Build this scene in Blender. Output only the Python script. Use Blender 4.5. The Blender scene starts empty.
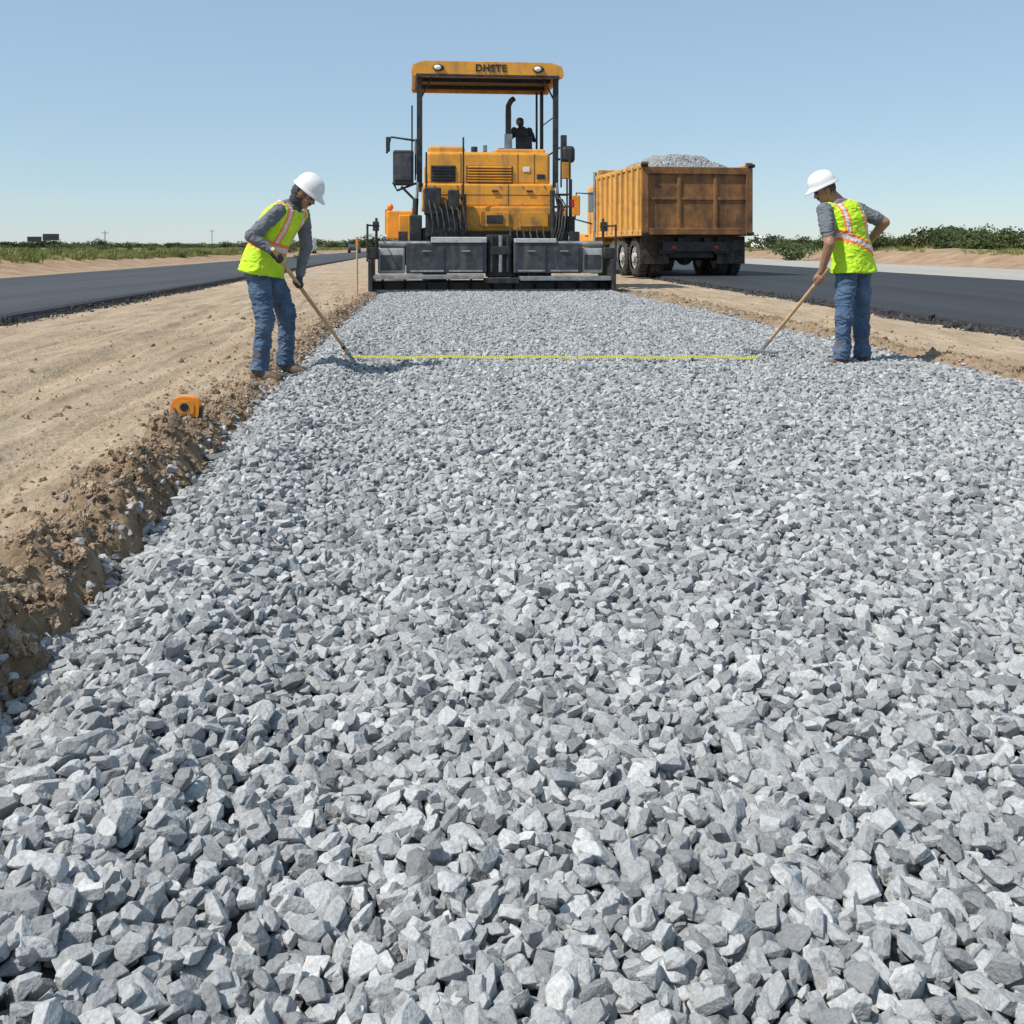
import bpy, bmesh, math, random
import numpy as np
from mathutils import Vector, Matrix, kdtree, noise as mnoise
random.seed(7); rng=np.random.default_rng(11)
S=bpy.context.scene
COL=S.collection
CAM_H=1.05
# ------------------------------------------------------------------ noise
def _h(ix,iy,seed):
    a=(ix.astype(np.int64)*374761393+iy.astype(np.int64)*668265263+seed*144269501)&0xffffffff
    a=((a^(a>>13))*1274126177)&0xffffffff
    a=(a^(a>>16))&0xffffffff
    return a/4294967295.0
def vn(x,y,seed=0):
    x0=np.floor(x);y0=np.floor(y);fx=x-x0;fy=y-y0
    fx=fx*fx*(3-2*fx);fy=fy*fy*(3-2*fy)
    a=_h(x0,y0,seed);b=_h(x0+1,y0,seed);c=_h(x0,y0+1,seed);d=_h(x0+1,y0+1,seed)
    return (a*(1-fx)+b*fx)*(1-fy)+(c*(1-fx)+d*fx)*fy-0.5
def fbm(x,y,seed=0,o=4):
    r=0;am=1;f=1
    for i in range(o):
        r=r+am*vn(x*f+i*17.3,y*f-i*9.1,seed+i);am*=.5;f*=2.03
    return r
def sstep(a,b,x):
    t=np.clip((x-a)/(b-a),0,1);return t*t*(3-2*t)
# ------------------------------------------------------------------ materials
def mat(name,col,rough=.6,metal=0,var=.12,vscale=6,bump=.0,bscale=40,dirt=None,dscale=2.0,damt=.4,spec=None,streak=None):
    m=bpy.data.materials.new(name);m.use_nodes=True;nt=m.node_tree;N=nt.nodes;L=nt.links
    p=N['Principled BSDF'];p.inputs['Roughness'].default_value=rough;p.inputs['Metallic'].default_value=metal
    if spec is not None:p.inputs['Specular IOR Level'].default_value=spec
    tc=N.new('ShaderNodeTexCoord')
    n=N.new('ShaderNodeTexNoise');n.inputs['Scale'].default_value=vscale;n.inputs['Detail'].default_value=6;n.inputs['Roughness'].default_value=.65
    L.new(tc.outputs['Object'],n.inputs['Vector'])
    r=N.new('ShaderNodeValToRGB');L.new(n.outputs['Fac'],r.inputs['Fac'])
    r.color_ramp.elements[0].position=.3;r.color_ramp.elements[1].position=.7
    c=np.array(col)
    r.color_ramp.elements[0].color=(*np.clip(c*(1-var),0,1),1);r.color_ramp.elements[1].color=(*np.clip(c*(1+var),0,1),1)
    out=r.outputs['Color']
    def dirtlayer(out,scale,amt,vec,lo=.45,hi=.68):
        n2=N.new('ShaderNodeTexNoise');n2.inputs['Scale'].default_value=scale;n2.inputs['Detail'].default_value=8;n2.inputs['Roughness'].default_value=.7
        L.new(vec,n2.inputs['Vector'])
        mr=N.new('ShaderNodeMapRange');mr.inputs['From Min'].default_value=lo;mr.inputs['From Max'].default_value=hi;mr.inputs['To Max'].default_value=amt
        L.new(n2.outputs['Fac'],mr.inputs['Value'])
        mx=N.new('ShaderNodeMixRGB');mx.inputs['Color2'].default_value=(*dirt,1);L.new(mr.outputs[0],mx.inputs['Fac']);L.new(out,mx.inputs['Color1']);return mx.outputs[0]
    if dirt is not None:
        out=dirtlayer(out,dscale,damt,tc.outputs['Object'])
        if streak:
            mp=N.new('ShaderNodeMapping');mp.inputs['Scale'].default_value=(1,1,.12);L.new(tc.outputs['Object'],mp.inputs['Vector'])
            out=dirtlayer(out,streak,.7,mp.outputs[0],.5,.66)
    L.new(out,p.inputs['Base Color'])
    if bump>0:
        n3=N.new('ShaderNodeTexNoise');n3.inputs['Scale'].default_value=bscale;n3.inputs['Detail'].default_value=5
        L.new(tc.outputs['Object'],n3.inputs['Vector'])
        b=N.new('ShaderNodeBump');b.inputs['Strength'].default_value=1;b.inputs['Distance'].default_value=bump
        L.new(n3.outputs['Fac'],b.inputs['Height']);L.new(b.outputs[0],p.inputs['Normal'])
    return m
def inst_mat(name,stops,rough=.85,sp=.25,spscale=60,bump=.002,bscale=60,transl=0):
    m=bpy.data.materials.new(name);m.use_nodes=True;nt=m.node_tree;N=nt.nodes;L=nt.links
    p=N['Principled BSDF'];p.inputs['Roughness'].default_value=rough;p.inputs['Specular IOR Level'].default_value=.25
    oi=N.new('ShaderNodeObjectInfo');r=N.new('ShaderNodeValToRGB');cr=r.color_ramp
    while len(cr.elements)<len(stops):cr.elements.new(.5)
    for i,(ps,c) in enumerate(stops):
        cr.elements[i].position=ps;cr.elements[i].color=(*c,1)
    L.new(oi.outputs['Random'],r.inputs['Fac'])
    g=N.new('ShaderNodeNewGeometry')
    n=N.new('ShaderNodeTexNoise');n.inputs['Scale'].default_value=spscale;n.inputs['Detail'].default_value=6;n.inputs['Roughness'].default_value=.75
    L.new(g.outputs['Position'],n.inputs['Vector'])
    mr=N.new('ShaderNodeMapRange');mr.inputs['From Min'].default_value=.3;mr.inputs['From Max'].default_value=.7
    mr.inputs['To Min'].default_value=1-sp;mr.inputs['To Max'].default_value=1+sp;L.new(n.outputs['Fac'],mr.inputs['Value'])
    mx=N.new('ShaderNodeVectorMath');mx.operation='SCALE';L.new(r.outputs['Color'],mx.inputs[0]);L.new(mr.outputs[0],mx.inputs['Scale'])
    L.new(mx.outputs[0],p.inputs['Base Color'])
    if bump>0:
        n3=N.new('ShaderNodeTexNoise');n3.inputs['Scale'].default_value=bscale;n3.inputs['Detail'].default_value=5
        L.new(g.outputs['Position'],n3.inputs['Vector'])
        b=N.new('ShaderNodeBump');b.inputs['Distance'].default_value=bump;L.new(n3.outputs['Fac'],b.inputs['Height']);L.new(b.outputs[0],p.inputs['Normal'])
    return m
M={}
M['gravel']=inst_mat('crushed_granite',[(0,(.185,.19,.195)),(.25,(.275,.28,.285)),(.6,(.345,.35,.352)),(.9,(.42,.424,.425)),(1,(.50,.50,.495))],sp=.30,spscale=130,bump=.004,bscale=110)
M['clod']=inst_mat('dirt_clod',[(0,(.22,.15,.095)),(.5,(.32,.23,.155)),(1,(.43,.33,.23))],sp=.25,spscale=60,bump=.012,bscale=90)
M['crumb']=inst_mat('asphalt_crumb',[(0,(.025,.025,.027)),(1,(.07,.07,.072))],sp=.2)
M['leaf']=inst_mat('shrub_leaf',[(0,(.035,.055,.02)),(.5,(.065,.085,.03)),(1,(.11,.12,.05))],sp=.45,spscale=1.2,bump=0)
M['grass']=inst_mat('grass_blade',[(0,(.10,.14,.035)),(.5,(.20,.22,.06)),(1,(.34,.30,.14))],sp=.3,spscale=.4,bump=0)
M['gbase']=mat('gravel_base_gap_shade',(.09,.09,.092),.9,var=.4,vscale=60,bump=.01,bscale=80)  # base colour darkened to paint the shade in gaps between stones
M['yel']=mat('machine_yellow_paint',(.80,.345,.03),.42,var=.08,vscale=2,dirt=(.30,.17,.07),dscale=3,damt=.5,bump=.0006,bscale=30,streak=3)
M['yel2']=mat('machine_yellow_paint_shaded_grimy',(.62,.27,.025),.55,var=.15,vscale=3,dirt=(.12,.085,.05),dscale=4,damt=.7)  # darker copy of the machine yellow: painted-in shade plus blotchy grime
M['blk']=mat('black_painted_steel',(.018,.018,.02),.5,var=.4,vscale=5,dirt=(.10,.085,.07),dscale=5,damt=.4)
M['rub']=mat('rubber',(.022,.021,.02),.85,var=.3,vscale=8,dirt=(.16,.13,.10),dscale=6,damt=.6,bump=.004,bscale=40)
M['dkbl']=mat('dark_bluegrey_panel',(.03,.034,.046),.4,var=.3,vscale=3,dirt=(.12,.11,.10),dscale=5,damt=.55,streak=4)
M['steel']=mat('worn_steel',(.42,.42,.42),.42,.85,var=.3,vscale=6,dirt=(.10,.08,.06),dscale=5,damt=.5)
M['lgt']=mat('pale_grey_paint',(.50,.51,.50),.5,.0,var=.15,vscale=6,dirt=(.22,.18,.14),dscale=6,damt=.7)
M['wht']=mat('white_paint',(.75,.75,.73),.4,var=.06,vscale=4)
M['rust']=mat('rusty_orange_bed',(.29,.13,.042),.7,var=.4,vscale=2.0,dirt=(.07,.038,.022),dscale=1.5,damt=.95,bump=.003,bscale=20,streak=2.0)
M['bed']=mat('dump_bed_yellow',(.74,.40,.09),.6,var=.15,vscale=2.5,dirt=(.26,.14,.06),dscale=2.5,damt=.75,streak=3)
M['glass']=mat('glass_dark',(.02,.025,.03),.08,var=.1)
M['lamp']=mat('lamp_lens',(.85,.85,.82),.15,var=.05)
M['red']=mat('red_lens',(.5,.02,.015),.3,var=.1)
M['ora']=mat('orange_lens',(.75,.22,.02),.35,var=.1)
M['wood']=mat('wood_handle',(.50,.33,.17),.6,var=.25,vscale=25)
M['canin']=mat('canopy_underside_shade',(.16,.10,.05),.8,var=.3,vscale=2)  # dark brown puts the shade under the canopy into the colour
# people materials
PM=dict(
 skin=mat('skin',(.33,.17,.10),.5,var=.12,vscale=20),
 lip=mat('lips',(.26,.10,.075),.5),
 eye=mat('eye',(.03,.02,.018),.3),
 hair=mat('hair',(.015,.012,.01),.7,bump=.003,bscale=120),
 vest=mat('hi_vis_lime_fabric',(.50,.76,.02),.75,var=.12,vscale=12,bump=.008,bscale=18),
 band=mat('reflective_silver_band',(.62,.62,.60),.4,var=.1,vscale=30),
 trim=mat('orange_trim',(.95,.22,.05),.7,var=.08,vscale=20),
 shirt=mat('grey_shirt',(.13,.14,.16),.85,var=.2,vscale=14,bump=.008,bscale=20),
 jeans=mat('denim',(.055,.10,.17),.85,var=.45,vscale=9,bump=.008,bscale=18,dirt=(.15,.185,.24),dscale=6,damt=.5),
 boot=mat('leather_boot',(.09,.055,.035),.75,var=.3,vscale=18,dirt=(.25,.2,.15),dscale=12,damt=.6),
 glove=mat('work_glove',(.05,.05,.055),.85,var=.25,vscale=30),
 hood=mat('dark_hood',(.045,.045,.05),.9,var=.2,vscale=20,bump=.005,bscale=35),
 dark=mat('dark_workwear',(.035,.045,.05),.85,var=.3,vscale=14,bump=.005,bscale=25),
 hat=mat('hard_hat_white',(.72,.72,.71),.3,var=.04,vscale=5),
)
# ------------------------------------------------------------------ mesh builder
class MB:
    def __init__(s):s.v=[];s.f=[];s.m=[];s.s=[];s.mats=[]
    def mi(s,m):
        if isinstance(m,str):m=M[m] if m in M else PM[m]
        if m not in s.mats:s.mats.append(m)
        return s.mats.index(m)
    def raw(s,vs,fs,m,sm=False):
        o=len(s.v);k=s.mi(m);s.v+= [tuple(v) for v in vs]
        for f in fs:s.f.append([i+o for i in f]);s.m.append(k);s.s.append(sm)
    def bm(s,bm,m,sm=False):
        bm.verts.index_update();s.raw([v.co[:] for v in bm.verts],[[v.index for v in f.verts] for f in bm.faces],m,sm);bm.free()
    def box(s,c,sz,m,rot=(0,0,0),bev=.012,taper=None):
        b=bmesh.new();bmesh.ops.create_cube(b,size=1)
        from mathutils import Euler
        for v in b.verts:
            v.co=Vector((v.co.x*sz[0],v.co.y*sz[1],v.co.z*sz[2]))
            if taper and v.co.z>0:v.co.x*=taper[0];v.co.y*=taper[1]
        if bev>0:
            bb=min(bev,min(sz)*.3)
            bmesh.ops.bevel(b,geom=list(b.edges),offset=bb,segments=2,affect='EDGES',profile=.5)
        mt=Matrix.Translation(Vector(c))@Euler(rot).to_matrix().to_4x4()
        bmesh.ops.transform(b,matrix=mt,verts=b.verts);s.bm(b,m)
    def bx(s,x0,x1,y0,y1,z0,z1,m,**k):
        s.box(((x0+x1)/2,(y0+y1)/2,(z0+z1)/2),(abs(x1-x0),abs(y1-y0),abs(z1-z0)),m,**k)
    def beam(s,p,q,w,h,m,bev=.01):
        p=Vector(p);q=Vector(q);d=q-p;L=d.length
        b=bmesh.new();bmesh.ops.create_cube(b,size=1)
        for v in b.verts:v.co=Vector((v.co.x*w,v.co.y*h,v.co.z*L))
        if bev>0:bmesh.ops.bevel(b,geom=list(b.edges),offset=min(bev,min(w,h)*.3),segments=1,affect='EDGES')
        z=d.normalized();x=Vector((1,0,0)) if abs(z.x)<.9 else Vector((0,1,0));y=z.cross(x).normalized();x=y.cross(z).normalized()
        R=Matrix((x,y,z)).transposed().to_4x4();bmesh.ops.transform(b,matrix=Matrix.Translation((p+q)/2)@R,verts=b.verts);s.bm(b,m)
    def cyl(s,p,q,r,m,r2=None,seg=18,sm=True,cap=True):
        s.tube([p,q],[r,r if r2 is None else r2],m,seg,sm,cap)
    def tube(s,pts,rs,m,seg=12,sm=True,cap=True):
        P=[Vector(p) for p in pts]
        if not hasattr(rs,'__len__'):rs=[rs]*len(P)
        vs=[];fs=[];ref=None
        for i,p in enumerate(P):
            t=(P[min(i+1,len(P)-1)]-P[max(i-1,0)]).normalized()
            if ref is None:ref=Vector((0,0,1)) if abs(t.z)<.9 else Vector((1,0,0))
            a=(ref-t*ref.dot(t)).normalized();b=t.cross(a);ref=a
            for k in range(seg):
                an=2*math.pi*k/seg;vs.append(p+a*math.cos(an)*rs[i]+b*math.sin(an)*rs[i])
        for i in range(len(P)-1):
            for k in range(seg):fs.append([i*seg+k,i*seg+(k+1)%seg,(i+1)*seg+(k+1)%seg,(i+1)*seg+k])
        s.raw(vs,fs,m,sm)
        if cap:
            n=len(P)-1
            s.raw(vs[:seg],[list(range(seg))[::-1]],m,False);s.raw(vs[n*seg:],[list(range(seg))],m,False)
    def prism(s,prof,axis,a0,a1,m,bev=0):
        n=len(prof);vs=[]
        for a in (a0,a1):
            for (u,w) in prof:vs.append((a,u,w) if axis=='x' else (u,a,w))
        fs=[list(range(n)),list(range(n,2*n))[::-1]]+[[i,i+n,(i+1)%n+n,(i+1)%n] for i in range(n)]
        b=bmesh.new();bv=[b.verts.new(v) for v in vs]
        for f in fs:b.faces.new([bv[i] for i in f])
        bmesh.ops.recalc_face_normals(b,faces=b.faces)
        if bev>0:bmesh.ops.bevel(b,geom=list(b.edges),offset=bev,segments=2,affect='EDGES')
        s.bm(b,m)
    def ell(s,c,r,m,seg=20,ring=12,rotm=None):
        b=bmesh.new();bmesh.ops.create_uvsphere(b,u_segments=seg,v_segments=ring,radius=1)
        for v in b.verts:
            w=Vector((v.co.x*r[0],v.co.y*r[1],v.co.z*r[2]))
            if rotm:w=rotm@w
            v.co=w+Vector(c)
        s.bm(b,m,True)
    def build(s,name,parent=None,loc=(0,0,0),rz=0):
        me=bpy.data.meshes.new(name);me.from_pydata(s.v,[],s.f)
        for m in s.mats:me.materials.append(m)
        me.polygons.foreach_set('material_index',s.m);me.polygons.foreach_set('use_smooth',s.s);me.update()
        o=bpy.data.objects.new(name,me);COL.objects.link(o);o.location=loc;o.rotation_euler=(0,0,rz)
        if parent:o.parent=parent
        return o
def grid_mesh(name,X,Y,Z,mt,attrs=None,smooth=True):
    ny,nx=X.shape;co=np.stack([X,Y,Z],-1).reshape(-1,3).astype(np.float32)
    me=bpy.data.meshes.new(name);i=np.arange(nx*ny).reshape(ny,nx)
    q=np.stack([i[:-1,:-1],i[:-1,1:],i[1:,1:],i[1:,:-1]],-1).reshape(-1,4)
    me.vertices.add(len(co));me.vertices.foreach_set('co',co.ravel())
    me.loops.add(q.size);me.loops.foreach_set('vertex_index',q.ravel().astype(np.int32))
    me.polygons.add(len(q));me.polygons.foreach_set('loop_start',np.arange(0,q.size,4,dtype=np.int32));me.polygons.foreach_set('loop_total',np.full(len(q),4,dtype=np.int32))
    me.polygons.foreach_set('use_smooth',np.full(len(q),smooth))
    for k,v in (attrs or {}).items():
        a=me.attributes.new(k,'FLOAT','POINT');a.data.foreach_set('value',v.ravel().astype(np.float32))
    me.update(calc_edges=True);me.materials.append(mt)
    o=bpy.data.objects.new(name,me);COL.objects.link(o);return o
# ------------------------------------------------------------------ instancer
def instancer(name,pts,rots,scl,srcs,colname,parent=None):
    c=bpy.data.collections.get(colname)
    if c is None:
        c=bpy.data.collections.new(colname)
        for me in srcs:
            o=bpy.data.objects.new(me.name,me);c.objects.link(o)
    n=len(pts);me=bpy.data.meshes.new(name);me.vertices.add(n);me.vertices.foreach_set('co',np.asarray(pts,dtype=np.float32).ravel())
    for k,v in (('rot',rots),('scl',scl)):
        a=me.attributes.new(k,'FLOAT_VECTOR','POINT');a.data.foreach_set('vector',np.asarray(v,dtype=np.float32).ravel())
    a=me.attributes.new('idx','INT','POINT');a.data.foreach_set('value',rng.integers(0,len(c.objects),n).astype(np.int32))
    o=bpy.data.objects.new(name,me);COL.objects.link(o)
    if parent:o.parent=parent
    g=bpy.data.node_groups.new(name+'_scatter','GeometryNodeTree')
    g.interface.new_socket('Geometry',in_out='INPUT',socket_type='NodeSocketGeometry');g.interface.new_socket('Geometry',in_out='OUTPUT',socket_type='NodeSocketGeometry')
    N=g.nodes;L=g.links;gi=N.new('NodeGroupInput');go=N.new('NodeGroupOutput')
    ci=N.new('GeometryNodeCollectionInfo');ci.inputs['Collection'].default_value=c;ci.inputs['Separate Children'].default_value=True;ci.inputs['Reset Children'].default_value=True
    ip=N.new('GeometryNodeInstanceOnPoints');ip.inputs['Pick Instance'].default_value=True
    def na(nm,t):
        x=N.new('GeometryNodeInputNamedAttribute');x.data_type=t;x.inputs['Name'].default_value=nm;return x
    a1=na('rot','FLOAT_VECTOR');a2=na('scl','FLOAT_VECTOR');a3=na('idx','INT')
    er=N.new('FunctionNodeEulerToRotation')
    L.new(gi.outputs[0],ip.inputs['Points']);L.new(ci.outputs[0],ip.inputs['Instance'])
    L.new(a1.outputs['Attribute'],er.inputs[0]);L.new(er.outputs[0],ip.inputs['Rotation']);L.new(a2.outputs['Attribute'],ip.inputs['Scale']);L.new(a3.outputs['Attribute'],ip.inputs['Instance Index'])
    L.new(ip.outputs[0],go.inputs[0])
    md=o.modifiers.new('scatter','NODES');md.node_group=g
    return o
def rock_mesh(name,mt,cuts=11,dims=(1,.78,.6),bev=.05,seed=0,rough=0,lo=.62,hi=.95):
    r=random.Random(seed);b=bmesh.new();bmesh.ops.create_cube(b,size=2)
    for i in range(cuts):
        n=Vector((r.gauss(0,1),r.gauss(0,1),r.gauss(0,1))).normalized()
        off=r.uniform(lo,hi)
        res=bmesh.ops.bisect_plane(b,geom=list(b.verts)+list(b.edges)+list(b.faces),plane_co=n*off,plane_no=n,clear_outer=True,dist=1e-5)
        ed=[e for e in res['geom_cut'] if isinstance(e,bmesh.types.BMEdge)]
        if len(ed)>2:bmesh.ops.contextual_create(b,geom=ed)
    if bev>0:
        bmesh.ops.remove_doubles(b,verts=b.verts,dist=.04)
        bmesh.ops.bevel(b,geom=list(b.edges),offset=bev,segments=1,affect='EDGES')
    bmesh.ops.triangulate(b,faces=b.faces)
    if rough>0:
        bmesh.ops.subdivide_edges(b,edges=b.edges,cuts=1)
        bmesh.ops.triangulate(b,faces=b.faces)
        for v in b.verts:v.co+=v.co.normalized()*mnoise.noise(v.co*2.2+Vector((seed,0,0)))*rough
    sx=r.uniform(.85,1.15);sy=r.uniform(.85,1.15);sz=r.uniform(.85,1.2)
    for v in b.verts:v.co=Vector((v.co.x*dims[0]*sx,v.co.y*dims[1]*sy,v.co.z*dims[2]*sz))
    bmesh.ops.recalc_face_normals(b,faces=b.faces)
    me=bpy.data.meshes.new(name);b.to_mesh(me);b.free();me.materials.append(mt);return me
ROCKS=[rock_mesh('stone_%02d'%i,M['gravel'],seed=100+i,cuts=random.Random(i).choice([10,12,15]),dims=(1,.78,.66)) for i in range(24)]
CLODS=[rock_mesh('clod_%02d'%i,M['clod'],seed=300+i,cuts=12,dims=(1,.9,.75),rough=.6,bev=.16) for i in range(12)]
CRUMBS=[rock_mesh('crumb_%02d'%i,M['crumb'],seed=500+i,cuts=9,dims=(1,.9,.7)) for i in range(6)]
# ------------------------------------------------------------------ terrain layout (metres)
def xl(y):return np.interp(y,[-2,0,2.15,3,4.5,6.8,8,12,23,32],[-.85,-.93,-1.12,-1.23,-1.44,-1.68,-1.80,-2.15,-3.0,-3.7])
def xr(y):return np.interp(y,[-2,0,7.6,10.2,16.7,23,32],[4.9,4.7,4.0,3.72,3.13,2.5,1.7])
def la0(y):return -5.94-.09*y      # left asphalt, near edge
def la1(y):return -13.0-.09*y
def ra0(y):return 6.95-.06*y
def ra1(y):return 15.9-.04*y
def cc1(y):return 24.5-.04*y
def bedH(x,y):
    u=x-xl(y);near=1-sstep(9,16,y)
    w=.060*near*np.exp(-((u-.30)/.2)**2)-.040*near*np.exp(-((u-.74)/.2)**2)
    w=w+.03*fbm(x*.8,y*.5,5,3)
    e=sstep(0,.22,u)*sstep(0,.25,xr(y)-x)
    return -.025+(.03+w)*e-.02*(1-e)
def H(x,y):
    u=x-xl(y);v=x-xr(y)
    z=-.02+.03*fbm(x*.35,y*.2,1,3)+.018*fbm(x*2.2,y*1.2,2,4)
    nearf=1-sstep(14,40,y)
    s=x+.15*y
    z=z+fbm(s*5,y*.25,31,3)*.045*nearf+fbm(s*14,y*.6,33,2)*.012*nearf
    for c,w,a in ((-1.55,.15,.03),(-1.05,.12,.025),(-2.5,.2,.05),(-3.3,.14,.03),(-4.3,.2,.045),(-5.2,.15,.03),(5.1,.18,.03),(6.2,.2,.03)):
        q=np.exp(-((s-c+.12*np.sin(y*.6+c))/w)**2)
        z=z-nearf*a*q+nearf*.020*q*np.sin((y+.5*np.abs(s-c))*2*math.pi/.13)*(fbm(x*.6,y*.6,44,2)>-.25)
    amp=np.interp(y,[0,3,5.5,7.2,8.8,12,24],[.18,.17,.13,.04,.02,.06,.06])
    rd=np.exp(-((u+.20+.05*fbm(y*1.5,y*0,8,2))/.15)**2)
    z=z+rd*(amp*(1+.8*fbm(x*3,y*3,12,2)))+np.exp(-((u+.22)/.3)**2)*.13*fbm(x*9,y*9,13,5)*(amp/.16+.15)
    rr=np.exp(-((v-.22)/.2)**2)
    z=z+rr*(.08+.06*fbm(x*3,y*3,14,3))*(1-sstep(20,30,y))+.07*rr*fbm(x*8,y*8,15,3)+.03*np.exp(-((v-.9)/.7)**2)*fbm(x*4,y*4,16,4)
    inb=sstep(-.08,.05,u)*sstep(-.08,.05,-v)*(y<40)
    z=z*(1-inb)-.09*inb
    for e0,e1 in ((la0,la1),(ra0,cc1)):
        i=sstep(-.2,.25,x-e0(y))*sstep(-.2,.25,e1(y)-x) if e0 is ra0 else sstep(-.2,.25,e0(y)-x)*sstep(-.2,.25,x-e1(y))
        z=z*(1-i)-.05*i
    bl=sstep(1.2,6,la1(y)-x);z=z+bl*(.62+.35*fbm(x*.12,y*.06,21,3))+.10*bl*(1-sstep(8,20,la1(y)-x))*fbm(x*.8,y*.8,22,3)
    br=sstep(.6,5,x-cc1(y));z=z+br*(.70+.40*fbm(x*.12,y*.06,23,3))+.18*br*(1-sstep(8,20,x-cc1(y)))*fbm(x*.6,y*.6,24,3)
    return z
def axis(a,b,st,lim,g=1.06):
    c=list(np.arange(a,b,st));s=st;v=c[-1]
    hi=[]
    while v<lim:s*=g;v+=s;hi.append(v)
    lo=[];v=a;s=st
    while v>-lim:s*=g;v-=s;lo.append(v)
    return np.array(lo[::-1]+c+hi)
xs=axis(-5.5,5.0,.03,5000,1.045);xs=np.unique(np.round(np.concatenate([xs[xs<-2.8],np.arange(-2.8,-.8,.016),xs[xs>-.8]]),4))
yy=[-6.,-3,-1.5,-.5];y=0.4;st=.022
while y<5000:
    yy.append(y)
    if y>5:st=max(st,.0045*y)
    if y>60:st=st*1.06
    y+=st
ys=np.array(yy)
X,Y=np.meshgrid(xs,ys)
Z=H(X,Y)
u=X-xl(Y)
damp=np.exp(-((u+.14)/.22)**2)*(1-sstep(10,20,Y)*.6)*(.9+.6*fbm(X*4,Y*4,55,3))+.75*np.exp(-((X-xr(Y)-.15)/.3)**2)
dl=la1(Y)-X;dr=X-cc1(Y)
gr=np.maximum(sstep(4.0,7.5,dl+2.5*fbm(X*.3,Y*.3,51,2)),sstep(5,12,dr+4*fbm(X*.2,Y*.2,52,2)))
emb=np.maximum(sstep(.8,2.2,dl),sstep(.3,1.5,dr))
gm=bpy.data.materials.new('sandy_dirt');gm.use_nodes=True;nt=gm.node_tree;N=nt.nodes;L=nt.links;p=N['Principled BSDF'];p.inputs['Roughness'].default_value=.95;p.inputs['Specular IOR Level'].default_value=.1
g=N.new('ShaderNodeNewGeometry')
def nz(sc,det=6,vec=None,ro=.6):
    n=N.new('ShaderNodeTexNoise');n.inputs['Scale'].default_value=sc;n.inputs['Detail'].default_value=det;n.inputs['Roughness'].default_value=ro
    L.new(vec or g.outputs['Position'],n.inputs['Vector']);return n
def ramp(src,stops):
    r=N.new('ShaderNodeValToRGB');cr=r.color_ramp
    while len(cr.elements)<len(stops):cr.elements.new(.5)
    for i,(ps,c) in enumerate(stops):cr.elements[i].position=ps;cr.elements[i].color=(*c,1)
    L.new(src,r.inputs['Fac']);return r.outputs[0]
def mixc(f,a,b,mode='MIX'):
    m=N.new('ShaderNodeMixRGB');m.blend_type=mode
    for k,v in (('Fac',f),('Color1',a),('Color2',b)):
        if isinstance(v,(int,float)):m.inputs[k].default_value=v
        elif isinstance(v,tuple):m.inputs[k].default_value=(*v,1)
        else:L.new(v,m.inputs[k])
    return m.outputs[0]
big=ramp(nz(.45,7).outputs['Fac'],[(.3,(.355,.27,.19)),(.55,(.43,.34,.245)),(.75,(.495,.395,.295))])
mp=N.new('ShaderNodeMapping');mp.inputs['Rotation'].default_value=(0,0,-.15);mp.inputs['Scale'].default_value=(4,.35,1);L.new(g.outputs['Position'],mp.inputs['Vector'])
stk=ramp(nz(1.5,6,mp.outputs[0]).outputs['Fac'],[(.35,(.78,.76,.74)),(.65,(1.10,1.09,1.07))])
c1=mixc(1.0,big,stk,'MULTIPLY')
fine=ramp(nz(45,7,None,.75).outputs['Fac'],[(.32,(.66,.64,.62)),(.5,(1,1,1)),(.68,(1.18,1.17,1.15))])
c2=mixc(1.0,c1,fine,'MULTIPLY')
ae=N.new('ShaderNodeAttribute');ae.attribute_name='embank'
ec=ramp(nz(.9,7,None,.7).outputs['Fac'],[(.3,(.24,.15,.09)),(.55,(.36,.25,.165)),(.75,(.43,.32,.22))])
c2=mixc(ae.outputs['Fac'],c2,ec)
at=N.new('ShaderNodeAttribute');at.attribute_name='damp'
dk=ramp(nz(12,6).outputs['Fac'],[(.35,(.19,.13,.08)),(.65,(.33,.24,.16))])
c3=mixc(at.outputs['Fac'],c2,dk)
at2=N.new('ShaderNodeAttribute');at2.attribute_name='grassy'
gc=ramp(nz(.8,8,None,.7).outputs['Fac'],[(.3,(.12,.14,.045)),(.5,(.22,.21,.09)),(.68,(.38,.31,.18))])
c4=mixc(at2.outputs['Fac'],c3,gc)
L.new(c4,p.inputs['Base Color'])
b1=N.new('ShaderNodeBump');b1.inputs['Distance'].default_value=.018;L.new(nz(30,8,None,.7).outputs['Fac'],b1.inputs['Height'])
b2=N.new('ShaderNodeBump');b2.inputs['Distance'].default_value=.06;L.new(nz(4,6).outputs['Fac'],b2.inputs['Height']);L.new(b1.outputs[0],b2.inputs['Normal'])
L.new(b2.outputs[0],p.inputs['Normal'])
ground=grid_mesh('ground',X,Y,Z,gm,{'damp':np.clip(damp,0,1),'grassy':gr,'embank':emb})
# ------------------------------------------------------------------ gravel bed
yb=np.arange(.3,25.2,.06);tb=np.linspace(0,1,110)
Yb,Tb=np.meshgrid(yb,tb,indexing='ij');Xb=xl(Yb)+(xr(Yb)-xl(Yb))*Tb
gbed=grid_mesh('gravel_bed',Xb,Yb,bedH(Xb,Yb)-.012,M['gbase'])
def hexpts(sp,jit):
    dx=sp;dy=sp*.87;P=[]
    ny=int(24/dy)
    for j in range(ny):
        y=.75+j*dy
        a=max(xl(y)-.12,-.56*y-.55);b=min(xr(y)+.12,.56*y+.55)
        x=np.arange(a,b,dx)+(dx/2 if j%2 else 0);P.append(np.stack([x,np.full_like(x,y)],-1))
    P=np.concatenate(P);return P+rng.normal(0,jit,P.shape)
A=hexpts(.0325,.007);Bp=hexpts(.039,.010);Cp=hexpts(.10,.05)
XY=np.concatenate([A,Bp,Cp]);n=len(XY)
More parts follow.
